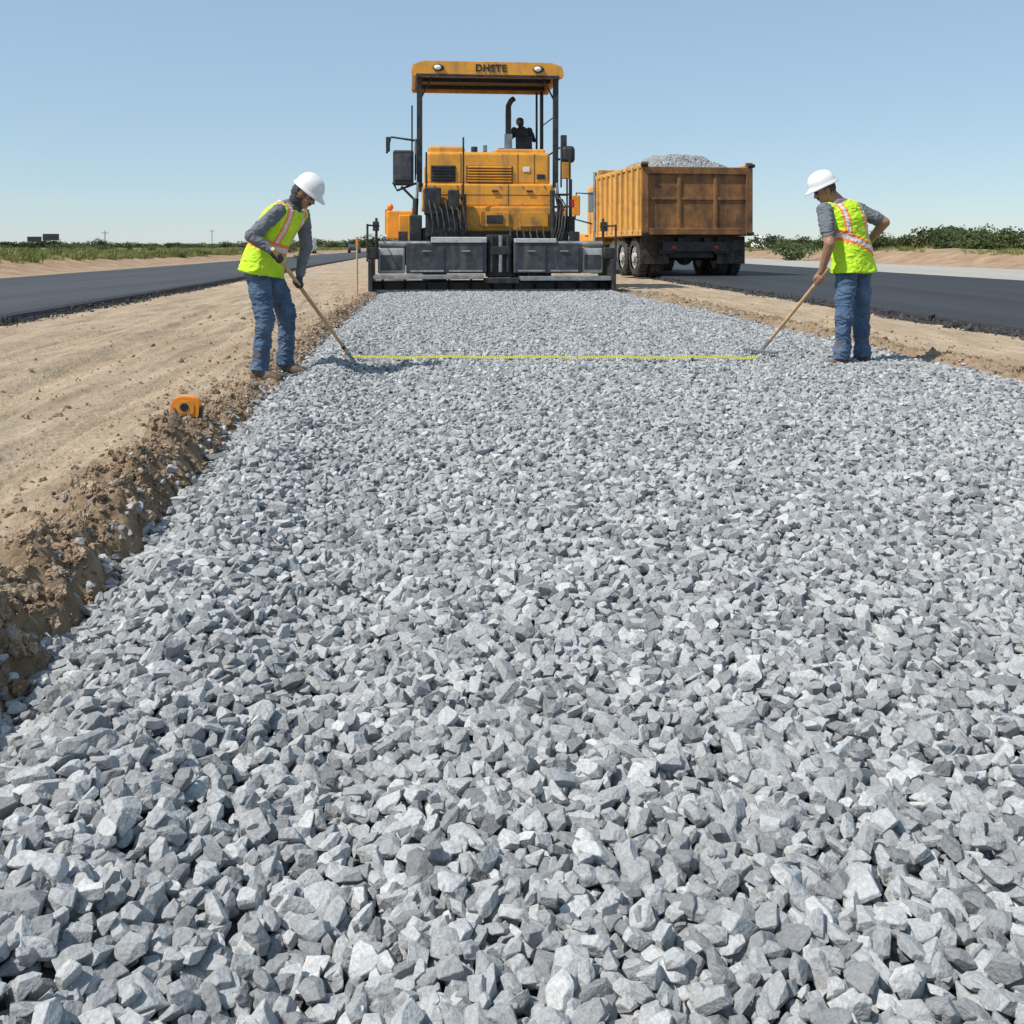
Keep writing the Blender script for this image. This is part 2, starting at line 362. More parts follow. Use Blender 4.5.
lay=np.concatenate([np.zeros(len(A)),np.ones(len(Bp)),np.full(len(Cp),1.85)])
x=XY[:,0];y=XY[:,1]
ed=np.minimum(x-xl(y),xr(y)-x)+.05*fbm(x*6,y*6,70,3)
keep=(ed>-.02)|(rng.random(n)<np.exp(np.clip(ed,-9,0)/.035)*.3)
XY=XY[keep];lay=lay[keep];x=x[keep];y=y[keep];n=len(x)
zz=np.where(ed[keep]>.02,bedH(x,y),np.maximum(bedH(x,y),H(x,y)))+.002+lay*.0155+rng.normal(0,.0045,n)
sc=.0195*np.exp(rng.normal(0,.18,n))
R=np.stack([rng.normal(0,.45,n),rng.normal(0,.45,n),rng.uniform(0,6.28,n)],-1)
SC=np.stack([sc*rng.uniform(.95,1.4,n),sc*rng.uniform(.85,1.1,n),sc*rng.uniform(.85,1.15,n)],-1)
instancer('gravel_stones',np.stack([x,y,zz],-1),R,SC,ROCKS,'stone_kinds',gbed)
# clods
n=26000
yy_=.9+rng.random(n)**1.5*22;side=rng.random(n)<.74
uu=np.where(side,xl(yy_)-.17+rng.normal(0,.13,n),xr(yy_)+.2+rng.normal(0,.16,n))
n2=8000
y2=1+rng.random(n2)**1.3*22;x2=np.where(rng.random(n2)<.6,xl(y2)-.2-rng.exponential(.8,n2),xr(y2)+.2+rng.exponential(.8,n2))
xx=np.concatenate([uu,x2]);yy2=np.concatenate([yy_,y2])
s=np.concatenate([.0068*np.exp(rng.normal(0,.62,n)),.0045*np.exp(rng.normal(0,.7,n2))]);s=np.clip(s,.002,.036)
ok=((xx<xl(yy2)+.03)|(xx>xr(yy2)-.03))&(xx<ra0(yy2)-.1)&~((np.hypot(xx+1.85,yy2-8.2)<.4)&(s>.006));xx=xx[ok];yy2=yy2[ok];s=s[ok]
instancer('dirt_clods',np.stack([xx,yy2,H(xx,yy2)+s*.15],-1),rng.uniform(0,6.28,(len(xx),3)),np.repeat(s[:,None],3,1)*rng.uniform(.8,1.2,(len(xx),3)),CLODS,'clod_kinds',ground)
n=420;y3=1+rng.random(n)*14;x3=xl(y3)-.03-rng.exponential(.09,n)
instancer('stray_stones',np.stack([x3,y3,H(x3,y3)+.006],-1),rng.uniform(0,6.28,(n,3)),np.repeat(rng.uniform(.008,.019,n)[:,None],3,1),ROCKS,'stone_kinds',ground)
# ------------------------------------------------------------------ pavements
def road_mat(name,c,dark,sc=120,streak=.2):
    m=bpy.data.materials.new(name);m.use_nodes=True;global N,L,g
    N=m.node_tree.nodes;L=m.node_tree.links;p=N['Principled BSDF'];p.inputs['Roughness'].default_value=.75;p.inputs['Specular IOR Level'].default_value=.35
    g=N.new('ShaderNodeNewGeometry')
    a=ramp(nz(sc,3,None,.8).outputs['Fac'],[(.3,tuple(v*.6 for v in c)),(.5,c),(.72,tuple(v*1.7 for v in c))])
    mp=N.new('ShaderNodeMapping');mp.inputs['Scale'].default_value=(1.2,.05,1);mp.inputs['Rotation'].default_value=(0,0,-.09);L.new(g.outputs['Position'],mp.inputs['Vector'])
    b=ramp(nz(1,5,mp.outputs[0]).outputs['Fac'],[(.35,(1-streak,)*3),(.65,(1+streak,)*3)])
    c_=mixc(1,a,b,'MULTIPLY');L.new(c_,p.inputs['Base Color'])
    bb=N.new('ShaderNodeBump');bb.inputs['Distance'].default_value=.006;L.new(nz(sc*.7,4).outputs['Fac'],bb.inputs['Height']);L.new(bb.outputs[0],p.inputs['Normal']);return m
M['asph']=road_mat('asphalt',(.052,.053,.057),.03)
M['asphd']=road_mat('fresh_asphalt',(.032,.033,.037),.02)
M['conc']=road_mat('concrete',(.36,.335,.295),.2,60,.08)
def slab(name,e0,e1,z,mt,ymax=2500,rag=.05,y0=-4):
    yl=[];y=y0;st=.15
    while y<ymax:
        yl.append(y);
        if y>25:st*=1.03
        y+=st
    yl=np.array(yl);cols=[]
    sg=1 if e1(0)>e0(0) else -1
    r0=rag*fbm(yl*2.5,yl*0,90,3);r1=rag*fbm(yl*2.5,yl*0,91,3)
    A0=e0(yl)+r0;A1=e1(yl)+r1
    cx=[A0-sg*.10,A0-sg*.02,A0+sg*.05]+[A0+sg*.05+(A1-A0-sg*.1)*t for t in np.linspace(0,1,9)[1:-1]]+[A1-sg*.05,A1+sg*.02,A1+sg*.10]
    cz=[-.12,z-.03,z]+[z]*7+[z,z-.03,-.12]
    Xs=np.stack(cx,1);Ys=np.repeat(yl[:,None],len(cx),1);Zs=np.repeat(np.array(cz)[None],len(yl),0)
    if sg<0:Xs=Xs[:,::-1];Zs=Zs[:,::-1]
    return grid_mesh(name,Xs,Ys,Zs,mt,smooth=False)
lroad=slab('asphalt_road',la0,la1,.09,M['asph'])
rroad=slab('asphalt_road.001',ra0,ra1,.09,M['asphd'])
slab('concrete_road',lambda y:ra1(y)+.35,cc1,.04,M['conc'],rag=.01)
def crumbs(road,e,sg,n,y0,y1,sz=.012):
    y=y0+rng.random(n)**1.4*(y1-y0);x=e(y)-sg*(.02+np.abs(rng.normal(0,.13,n)));s=sz*np.exp(rng.normal(0,.5,n))
    z=np.maximum(H(x,y),-.04)+s*.3+np.clip(.09-np.abs(x-e(y))*.6,0,.1)*rng.random(n)
    instancer(road.name.replace('.','_')+'_edge_crumbs',np.stack([x,y,z],-1),rng.uniform(0,6.28,(n,3)),np.repeat(s[:,None],3,1),CRUMBS,'crumb_kinds',road)
crumbs(rroad,ra0,1,12000,9,34);crumbs(lroad,la0,-1,9000,11,45,.009)
# ------------------------------------------------------------------ vegetation
def shrub_mesh(name,seed,nl=620,flat=.8):
    r=random.Random(seed);vs=[];fs=[]
    lob=[(r.uniform(-.55,.55),r.uniform(-.55,.55),r.uniform(.2,.8)*flat,r.uniform(.25,.42)) for _ in range(9)]
    for i in range(nl):
        l=r.choice(lob);d=Vector((r.gauss(0,1),r.gauss(0,1),r.gauss(0,1))).normalized()*l[3]*r.uniform(.6,1.15)
        c=Vector((l[0],l[1],l[2]))+d
        if c.z<0:c.z=abs(c.z)*.3
        a=Vector((r.gauss(0,1),r.gauss(0,1),r.gauss(0,1))).normalized();b=a.orthogonal().normalized();s=r.uniform(.03,.085)
        o=len(vs);vs+=[c-a*s,c+b*s*.6,c+a*s,c-b*s*.6];fs.append([o,o+1,o+2,o+3])
    for k in range(5):
        o=len(vs);t=Vector((r.uniform(-.4,.4),r.uniform(-.4,.4),.5));w=.02
        vs+=[Vector((-w,0,0)),Vector((w,0,0)),t];fs.append([o,o+1,o+2])
    me=bpy.data.meshes.new(name);me.from_pydata([tuple(v) for v in vs],[],fs);me.materials.append(M['leaf']);return me
SHR=[shrub_mesh('shrub_%d'%i,i) for i in range(6)]
def tuft_mesh(name,seed):
    r=random.Random(seed);vs=[];fs=[]
    for i in range(26):
        a=r.uniform(0,6.28);x=r.gauss(0,.25);y=r.gauss(0,.25);h=r.uniform(.4,1);w=.035
        d=Vector((math.cos(a),math.sin(a),0));q=Vector((x,y,0));l=Vector((r.gauss(0,.25),r.gauss(0,.25),0));o=len(vs)
        vs+=[q-d*w,q+d*w,q+l*.4+d*w*.6+Vector((0,0,h*.6)),q+l*.4-d*w*.6+Vector((0,0,h*.6)),q+l+Vector((0,0,h))]
        fs+=[[o,o+1,o+2,o+3],[o+3,o+2,o+4]]
    me=bpy.data.meshes.new(name);me.from_pydata([tuple(v) for v in vs],[],fs);me.materials.append(M['grass']);return me
TUF=[tuft_mesh('tuft_%d'%i,i) for i in range(6)]
n=16000;y=22+rng.random(n)**1.6*230;dd=4.0+rng.exponential(6,n);x=la1(y)-dd
k=fbm(x*.25,y*.25,61,3)>-.25;x=x[k];y=y[k]
n=6500;yr=25+rng.random(n)**1.5*200;xr_=cc1(yr)+4+rng.exponential(10,n);k=fbm(xr_*.2,yr*.2,62,3)>-.02
x=np.concatenate([x,xr_[k]]);y=np.concatenate([y,yr[k]]);n=len(x)
s=.22*np.exp(rng.normal(0,.35,n));instancer('grass',np.stack([x,y,H(x,y)-.02],-1),np.stack([np.zeros(n),np.zeros(n),rng.uniform(0,6.28,n)],-1),np.stack([s*1.3,s*1.3,s],-1),TUF,'tuft_kinds')
P=[]
def shr(px,d,w,h):
    P.append((px*d,d,w,h))
for i in range(80):
    a=rng.uniform(.25,.62);d=rng.uniform(75,150);shr(a,d,rng.uniform(.9,2.4),rng.uniform(1.0,2.0))
for i in range(34):
    a=rng.normal(.45,.025);d=rng.uniform(80,105);shr(a,d,rng.uniform(1.4,2.6),rng.uniform(1.6,2.5))
for i in range(10):
    a=rng.uniform(.49,.56);d=rng.uniform(75,95);shr(a,d,rng.uniform(1.2,2.2),rng.uniform(1.6,2.4))
for i in range(8):
    a=rng.uniform(.34,.39);d=rng.uniform(85,105);shr(a,d,rng.uniform(1.2,2.0),rng.uniform(1.3,2.0))
for i in range(60):
    a=rng.uniform(-.65,-.2);d=rng.uniform(70,220);shr(a,d,rng.uniform(.6,1.6),rng.uniform(.4,1.0))
P=np.array(P);n=len(P)
instancer('shrubs',np.stack([P[:,0],P[:,1],H(P[:,0],P[:,1])-.05],-1),np.stack([np.zeros(n),np.zeros(n),rng.uniform(0,6.28,n)],-1),np.stack([P[:,2],P[:,2],P[:,3]],-1),SHR,'shrub_kinds')
n=900;d=rng.uniform(350,1100,n);a=rng.uniform(-.75,.75,n)
hh=rng.uniform(2.2,5.0,n)*(1+.8*vn(a*9,d*0,5));w=rng.uniform(4,11,n)
instancer('distant_tree_line',np.stack([a*d,d,H(a*d,d)-.3],-1),np.stack([np.zeros(n),np.zeros(n),rng.uniform(0,6.28,n)],-1),np.stack([w,w,hh],-1),SHR,'shrub_kinds')
# ------------------------------------------------------------------ people
def V(*a):return Vector(a)
def loft(secs,seg=56):
    vs=[];fs=[]
    for c,a,b in secs:
        for k in range(seg):
            t=2*math.pi*k/seg;ct=math.cos(t);st_=math.sin(t)
            e=.82;ct=math.copysign(abs(ct)**e,ct);st_=math.copysign(abs(st_)**e,st_)
            vs.append(c+a*ct+b*st_)
    for i in range(len(secs)-1):
        for k in range(seg):fs.append([i*seg+k,i*seg+(k+1)%seg,(i+1)*seg+(k+1)%seg,(i+1)*seg+k])
    o=len(vs);vs.append(secs[0][0]);vs.append(secs[-1][0]);n=(len(secs)-1)*seg
    for k in range(seg):fs.append([o,(k+1)%seg,k]);fs.append([o+1,n+k,n+(k+1)%seg])
    return vs,fs
def densify(secs,step=.014):
    out=[]
    for i in range(len(secs)-1):
        c0,a0,b0=secs[i];c1,a1,b1=secs[i+1];m=max(1,int((c1-c0).length/step))
        for k in range(m):
            t=k/m;out.append((c0.lerp(c1,t),a0.lerp(a1,t),b0.lerp(b1,t)))
    out.append(secs[-1]);return out
class Person:
    def __init__(s):s.v=[];s.f=[];s.l=[];s.labs=[]
    def add(s,vs,fs,lab):
        if lab not in s.labs:s.labs.append(lab)
        o=len(s.v);s.v+=list(vs);s.l+=[s.labs.index(lab)]*len(vs);s.f+=[[i+o for i in f] for f in fs]
    def sec(s,secs,lab,seg=56):s.add(*loft(densify(secs),seg),lab)
    def limb(s,p,q,r0,r1,lab,seg=20,ends=True,flat=1):
        p=Vector(p);q=Vector(q);t=(q-p).normalized();a=t.orthogonal().normalized();b=t.cross(a)
        s.sec([(p,a*r0,b*r0),(q,a*r1,b*r1)],lab,seg)
        if ends:s.ell(p,(r0,)*3,lab);s.ell(q,(r1,)*3,lab)
    def ell(s,c,r,lab,B=None):
        b=bmesh.new();R=max(r);seg=12 if R<.02 else 24
        bmesh.ops.create_uvsphere(b,u_segments=seg,v_segments=seg*2//3,radius=1);b.verts.index_update()
        vs=[]
        for v in b.verts:
            w=Vector((v.co.x*r[0],v.co.y*r[1],v.co.z*r[2]))
            if B:w=B[0]*w.x+B[1]*w.y+B[2]*w.z
            vs.append(Vector(c)+w)
        fs=[[v.index for v in f.verts] for f in b.faces];b.free();s.add(vs,fs,lab)
    def build(s,name,mats,voxel,relabel=None,parent=None,knees=()):
        me=bpy.data.meshes.new(name+'_src');me.from_pydata([tuple(v) for v in s.v],[],s.f);me.update()
        o=bpy.data.objects.new(name,me);COL.objects.link(o)
        md=o.modifiers.new('r','REMESH');md.mode='VOXEL';md.voxel_size=voxel;md.use_smooth_shade=True
        sm=o.modifiers.new('s','SMOOTH');sm.factor=.5;sm.iterations=2
        dg=bpy.context.evaluated_depsgraph_get();ev=o.evaluated_get(dg);nm=bpy.data.meshes.new_from_object(ev)
        o.modifiers.clear();o.data=nm;nm.name=name;nm.materials.clear()
        kd=kdtree.KDTree(len(s.v))
        for i,v in enumerate(s.v):kd.insert(v,i)
        kd.balance()
        labs=list(s.labs);names=list(dict.fromkeys(labs+['band','trim']))
        for l in names:nm.materials.append(mats.get(l,PM.get(l)))
        cloth={'vest','shirt','jeans','hood','dark'}
        newco=[]
        for v in nm.vertices:
            _,i,_d=kd.find(v.co);lb=labs[s.l[i]]
            if lb in cloth:
                q=v.co;k=1.0
                w1_=mnoise.noise(Vector((q.x*7,q.y*7,q.z*11)));w2_=mnoise.noise(Vector((q.x*13+w1_*2,q.y*13,q.z*34+w1_*3)))
                if lb=='jeans':k=1.35
                d=w1_*.010*k+(abs(w2_)-.2)*.014*k+mnoise.noise(Vector((q.x*30,q.y*30,q.z*55)))*.003
                newco.append(q+v.normal*d)
            else:newco.append(v.co.copy())
        for p in nm.polygons:
            _,i,_d=kd.find(p.center);lb=labs[s.l[i]]
            if relabel:lb=relabel(lb,p.center,p.normal)
            p.material_index=names.index(lb);p.use_smooth=True
        for v,c in zip(nm.vertices,newco):v.co=c
        if parent:o.parent=parent
        return o
def head(P,c,F,U,hair='hair',hood=False):
    F=F.normalized();Lv=U.cross(F).normalized();U=F.cross(Lv).normalized();B=(F,Lv,U)
    q=lambda f,l,u:c+F*f+Lv*l+U*u
    P.ell(q(0,0,0),(.094,.075,.10),'skin',B)
    P.ell(q(.02,0,-.045),(.072,.061,.075),'skin',B)
    P.ell(q(.055,0,-.10),(.028,.03,.022),'skin',B)
    P.ell(q(.098,0,-.042),(.020,.014,.012),'skin',B);P.limb(q(.088,0,-.005),q(.10,0,-.038),.009,.012,'skin',10)
    P.ell(q(.083,0,-.074),(.013,.024,.008),'lip',B)
    P.ell(q(.085,0,-.060),(.012,.026,.006),'hair',B)
    P.ell(q(.085,0,.008),(.012,.045,.008),'hair',B)
    for sgn in(1,-1):
        P.ell(q(-.005,sgn*.077,-.025),(.017,.011,.03),'skin',B);P.ell(q(.082,sgn*.03,-.012),(.010,.014,.008),'eye',B)
        P.ell(q(.06,sgn*.045,-.045),(.025,.02,.02),'skin',B)
    if hood:
        P.ell(q(-.025,0,-.02),(.092,.090,.105),'hood',B);P.ell(q(-.02,0,-.10),(.075,.08,.06),'hood',B)
    else:
        P.ell(q(-.022,0,.0),(.082,.079,.088),'hair',B)
    return B
def grip(P,g,u,n,wrist,lab,flip=1):
    u=u.normalized();n=(n-u*n.dot(u)).normalized();v=u.cross(n)*flip
    B=(u,v,n)
    P.ell(g+n*.030+v*.004,(.043,.034,.017),lab,B)
    P.limb(g+n*.032-v*.01,wrist,.026,.026,lab,16)
    for i,(off,ln) in enumerate(((-.033,.82),(-.011,.95),(.011,1.0),(.033,.9))):
        R=.0245;pts=[g+u*off*.9+n*.030+v*.018]
        for a in (60,115,170,170+50*ln):
            t=math.radians(a);pts.append(g+u*off+(n*math.cos(t)+v*math.sin(t))*R)
        rr=[.0105,.010,.0095,.009,.008]
        for k in range(4):P.limb(pts[k],pts[k+1],rr[k],rr[k+1],lab,10)
    pts=[g+n*.03-v*.018+u*.028]
    for a,o in ((-75,.045),(-125,.040),(-165,.030)):
        t=math.radians(a);pts.append(g+u*o+(n*math.cos(t)+v*math.sin(t))*.027)
    for k in range(3):P.limb(pts[k],pts[k+1],.012-.001*k,.011-.001*k,lab,10)
def open_hand(P,w,d,palm_n,lab):
    d=d.normalized();s_=d.cross(palm_n).normalized();n=s_.cross(d)
    P.ell(w+d*.05,(.05,.04,.015),lab,(d,s_,n))
    for i,(o,l) in enumerate(((-.03,.065),(-.01,.078),(.011,.072),(.03,.056))):
        b=w+d*.088+s_*o;m=b+d*l*.5-n*.004;e=m+d*l*.42-n*.02
        P.limb(b,m,.0095,.009,lab,10);P.limb(m,e,.009,.0075,lab,10)
    b=w+d*.03-s_*.035;m=b+d*.03-s_*.025;P.limb(b,m,.012,.010,lab,10);P.limb(m,m+d*.03-s_*.004,.010,.008,lab,10)
def boot(P,an,toe,z0=0):
    d=Vector((toe.x-an.x,toe.y-an.y,0)).normalized();s_=Vector((-d.y,d.x,0));up=V(0,0,1);b0=an.z-.10
    P.limb(an+up*.12,an+up*.0,.056,.05,'boot')
    c=lambda f,z:Vector((an.x,an.y,b0))+d*f+up*z
    P.sec([(c(-.075,.045+z0),s_*.03,up*.04),(c(-.05,.05+z0),s_*.042,up*.052),(c(.03,.055+z0),s_*.045,up*.055),(c(.11,.042+z0),s_*.050,up*.042),(c(.17,.035+z0),s_*.045,up*.034),(c(.20,.028+z0),s_*.025,up*.022)],'boot',30)
def hat(c,F,U,parent,name='hard_hat'):
    F=F.normalized();Lv=U.cross(F).normalized();U=F.cross(Lv).normalized()
    mb=MB();rings=[(1.0,-.02,0),(1.10,-.024,1),(1.11,-.017,1),(1.03,-.004,.3),(1.0,.01,0)]
    for k in range(1,10):
        t=k/10*math.pi/2;rings.append((math.cos(t)**.85,.01+.108*math.sin(t),0))
    seg=48;vs=[];fs=[]
    for r,z,fr in rings:
        for k in range(seg):
            a=2*math.pi*k/seg;ca=math.cos(a);sa=math.sin(a)
            ff=ca*.128*r+(max(0,ca)**3)*.045*fr;l=sa*.106*r
            zz=z+(.010*math.exp(-(l/.018)**2)*(1 if z>.03 else 0))-(.010*fr*max(0,ca))
            vs.append(c+F*ff+Lv*l+U*zz)
    for i in range(len(rings)-1):
        for k in range(seg):fs.append([i*seg+k,i*seg+(k+1)%seg,(i+1)*seg+(k+1)%seg,(i+1)*seg+k])
    n=(len(rings)-1)*seg;o=len(vs);vs.append(c+U*.130);fs+=[[o,n+k,n+(k+1)%seg] for k in range(seg)]
    mb.raw(vs,fs,PM['hat'],True);ob=mb.build(name,parent);return ob
def torso(P,J,side,shirt='shirt',vest='vest',hemdrop=.05):
    pel,wai,che,nkb=J['pelvis'],J['waist'],J['chest'],J['neck']
    def fr(d):
        d=d.normalized();a=(side-d*side.dot(d)).normalized();return a,d.cross(a).normalized()
    sp=[(pel+(pel-wai).normalized()*.07,.13,.10),(pel,.160,.118),(wai,.145,.105),(wai.lerp(che,.5),.155,.112),(che,.172,.120),(che.lerp(nkb,.55),.168,.105),(che.lerp(nkb,.9),.105,.075),(nkb+(nkb-che).normalized()*.02,.06,.06)]
    dirs=[wai-pel,wai-pel,che-wai,che-wai,nkb-che,nkb-che,nkb-che,nkb-che]
    secs=[]
    for (c,w,d),dr in zip(sp,dirs):
        a,b=fr(dr);secs.append((c,a*w,b*d))
    P.sec(secs[:3],'jeans');P.sec(secs[2:],shirt)
    if vest:
        vs=[];e=.020
        a,b=fr(wai-pel);hem=pel-(wai-pel).normalized()*hemdrop
        vs.append((hem,a*.210,b*.160));vs.append((pel.lerp(wai,.3),a*.198,b*.15));vs.append((wai,a*.182,b*.136))
        for (c,aa,bb) in secs[3:]:
            vs.append((c,aa.normalized()*(aa.length+e+.004),bb.normalized()*(bb.length+e)))
        P.sec(vs[:-1],vest,84)
        for k in('L','R'):
            s=J['sh'+k];P.ell(s.lerp(che.lerp(nkb,.6),.28),(.078,.07,.07),vest)
def arm(P,s,e,w,up='shirt',fo='shirt',short=False):
    if short:
        m=s.lerp(e,.72);P.limb(s,m,.068,.063,'shirt',28);P.limb(s.lerp(e,.70),e,.050,.048,fo)
    else:P.limb(s,e,.062,.050,up)
    P.limb(e,w,.046 if short else .049,.028 if short else .036,fo)
def leg(P,h,k,a,toe,seat=False):
    P.limb(h,k,.094,.074,'jeans');P.limb(k,a+(k-a).normalized()*.06,.072,.062,'jeans');P.limb(a+(k-a).normalized()*.12,a+(k-a).normalized()*-.005,.064,.073,'jeans',ends=False)
    boot(P,a,toe)
def band_fn(J,side,diag):
    pel,nkb=J['pelvis'],J['neck'];che=J['chest'];ax=(che-pel).normalized();sd=(side-ax*side.dot(ax)).normalized()
    def f(lb,c,n):
        if lb!='vest':return lb
        h=(c-pel).dot(ax);s=(c-pel).dot(sd)
        t=h-diag*s
        if .15<t<.245:return 'band' if .178<t<.217 else 'trim'
        if h>.2 and .075<abs(s)<.14:return 'band' if .092<abs(s)<.123 else 'trim'
        return lb
    return f
# --- left worker, raking
zo=V(0,0,.0)
side=V(.34,.94,0)
J=dict(pelvis=V(-2.05,8.2,.88),waist=V(-2.02,8.2,1.01),chest=V(-1.905,8.2,1.24),neck=V(-1.785,8.19,1.40),shL=V(-1.755,8.375,1.325),shR=V(-1.875,8.03,1.34))
W=Person();torso(W,J,side)
g1=V(-1.85,7.93,.97);tip=V(-1.55,9.45,.045);u=(tip-g1).normalized();g2=g1+u*.43
e1=V(-2.07,7.93,1.13);w1=g1+(e1-g1).normalized()*.085+V(0,0,.01);arm(W,J['shR'],e1,w1);grip(W,g1,u,(w1-g1),w1,'glove',1)
e2=V(-1.735,8.42,1.04);w2=g2+(e2-g2).normalized()*.085;arm(W,J['shL'],e2,w2);grip(W,g2,u,(w2-g2),w2,'glove',-1)
leg(W,J['pelvis']+V(-.02,-.078,-.03),V(-1.995,8.08,.47),V(-2.03,8.06,.065),V(-1.85,8.0,0))
leg(W,J['pelvis']+V(.035,.078,-.03),V(-1.885,8.38,.48),V(-1.91,8.42,.075),V(-1.70,8.37,0))
hc=V(-1.675,8.16,1.50);F=V(.80,-.22,-.60);U=V(.58,-.1,.80)
W.limb(J['neck']-V(.01,0,.02),hc+V(-.03,0,-.04),.064,.060,'hood')
head(W,hc,F,U,hood=True)
wl=W.build('construction_worker',PM,.0062,band_fn(J,side,0))
hat(hc+U.normalized()*.035,F,U,wl)
def rake(g,tip,back,headw,mt,name,hd,ext=.0):
    mb=MB();u=(tip-g).normalized();a=g-u*back;b=tip-u*.03
    mb.tube([a,a.lerp(b,.3),a.lerp(b,.7),b],[.0165,.0165,.0165,.015],'wood',12)
    mb.tube([b-u*.14,b+u*.03],[.02,.017],mt,10)
    hd=hd.normalized();up=V(0,0,1);fw=hd.cross(up).normalized()
    c=tip.copy()
    mb.tube([b,c+hd*headw*.3+V(0,0,.015)],.007,mt,8);mb.tube([b,c-hd*headw*.3+V(0,0,.015)],.007,mt,8)
    p=c-hd*headw/2;q=c+hd*headw/2;mb.beam(p+V(0,0,.01),q+V(0,0,.01),.055,.022,mt,.004)
    nt_=int(headw/.03)
    for k in range(nt_+1):
        r=c-hd*headw/2+hd*headw*k/nt_;mb.beam(r+V(0,0,.01),r+V(0,0,-.045),.007,.007,mt,0)
    return mb.build(name)
rake(g1,tip,.13,.30,'blk','rake',V(1,-.5,0))
# --- right worker
side=V(-.89,-.45,0)
J=dict(pelvis=V(3.035,8.9,.875),waist=V(3.03,8.9,1.015),chest=V(2.985,8.92,1.265),neck=V(2.915,8.95,1.45),shL=V(2.765,8.84,1.375),shR=V(3.11,9.0,1.385))
W=Person();torso(W,J,side)
g1=V(2.715,8.84,.76);tip=V(2.335,9.40,.065);u=(tip-g1).normalized()
e1=V(2.765,8.70,1.08);w1=g1+(e1-g1).normalized()*.085;arm(W,J['shL'],e1,w1,'skin','skin',True);grip(W,g1,u,w1-g1,w1,'skin',-1)
e2=V(3.34,8.97,1.27);w2=V(3.22,9.12,1.05);arm(W,J['shR'],e2,w2,'skin','skin',True)
open_hand(W,w2,V(-.9,.1,-.3),V(0,1,0),'skin')
leg(W,J['pelvis']+V(-.075,-.04,-.03),V(2.925,8.80,.48),V(2.90,8.80,.070),V(2.72,8.82,0))
leg(W,J['pelvis']+V(.075,.04,-.03),V(3.125,8.96,.48),V(3.13,8.94,.070),V(2.97,9.00,0))
hc=V(2.80,8.97,1.575);F=V(-.90,.12,-.40);U=V(-.38,.0,.92)
W.limb(J['neck']+V(.02,0,-.02),hc+V(.035,0,-.04),.062,.058,'skin')
head(W,hc,F,U)
wr=W.build('construction_worker',PM,.0062,band_fn(J,side,.55))
hat(hc+U.normalized()*.04,F,U,wr)
rake(g1,tip,.14,.40,'steel','rake',V(.62,-.9,0))
# ------------------------------------------------------------------ measuring tape
mb=MB();vs=[];fs=[];nn=220
for i in range(nn+1):
    t=i/nn;x=-1.50+3.70*t;y=8.95+.015*math.sin(t*5);z=.062+.005*math.sin(t*31)+.003*math.sin(t*77)
    vs+=[(x,y-.014,z-.005),(x,y+.014,z+.012)]
for i in range(nn):fs.append([2*i,2*i+2,2*i+3,2*i+1])
tm=bpy.data.materials.new('tape_yellow');tm.use_nodes=True;N=tm.node_tree.nodes;L=tm.node_tree.links
tc=N.new('ShaderNodeTexCoord');wv=N.new('ShaderNodeTexWave');wv.inputs['Scale'].default_value=16;wv.bands_direction='X';L.new(tc.outputs['Object'],wv.inputs['Vector'])
r=N.new('ShaderNodeValToRGB');r.color_ramp.elements[0].position=.04;r.color_ramp.elements[0].color=(.08,.07,.02,1);r.color_ramp.elements[1].position=.10;r.color_ramp.elements[1].color=(.42,.40,.04,1)
L.new(wv.outputs['Fac'],r.inputs['Fac']);L.new(r.outputs[0],N['Principled BSDF'].inputs['Base Color'])
mb.raw(vs,fs,tm,True);mb.beam((-1.50,8.94,.04),(-1.48,8.92,.15),.012,.03,'yel');mb.build('measuring_blade')
def tape_case():
    mb=MB();w=.165;h=.125;t=.07
    prof=[];
    for cx,cz,r,a0,a1 in ((-.05,.035,.03,180,270),(.055,.028,.022,270,360),(.03,.078,.045,0,90),(-.02,.06,.062,90,180)):
        for k in range(7):
            a=math.radians(a0+(a1-a0)*k/6);prof.append((cx+r*math.cos(a),cz+r*math.sin(a)))
    mb.prism(prof,'y',-t/2,t/2,M['ora2'],.006)
    ins=[(x*.62-.002,(z-.062)*.62+.064) for x,z in prof];mb.prism(ins,'y',-t/2-.004,t/2+.004,M['yel'],.002)
    mb.bx(-.075,.06,-t/2-.003,t/2+.003,0.002,.022,'blk',bev=.006)
    mb.bx(.055,.088,-.032,.032,.012,.075,'blk',bev=.006)
    mb.cyl((-.008,-t/2-.007,.066),(-.008,t/2+.007,.066),.022,'blk',seg=28)
    mb.bx(.085,.11,-.012,.012,.012,.016,'steel',bev=.001);return mb
M['ora2']=mat('orange_plastic',(.80,.26,.02),.4,var=.05)
tx,ty=-1.78,5.45
o=tape_case().build('tape_measure',None,(tx,ty,float(H(np.array([tx]),np.array([ty]))[0])-.002),.15);o.rotation_euler=(0,.12,.15)
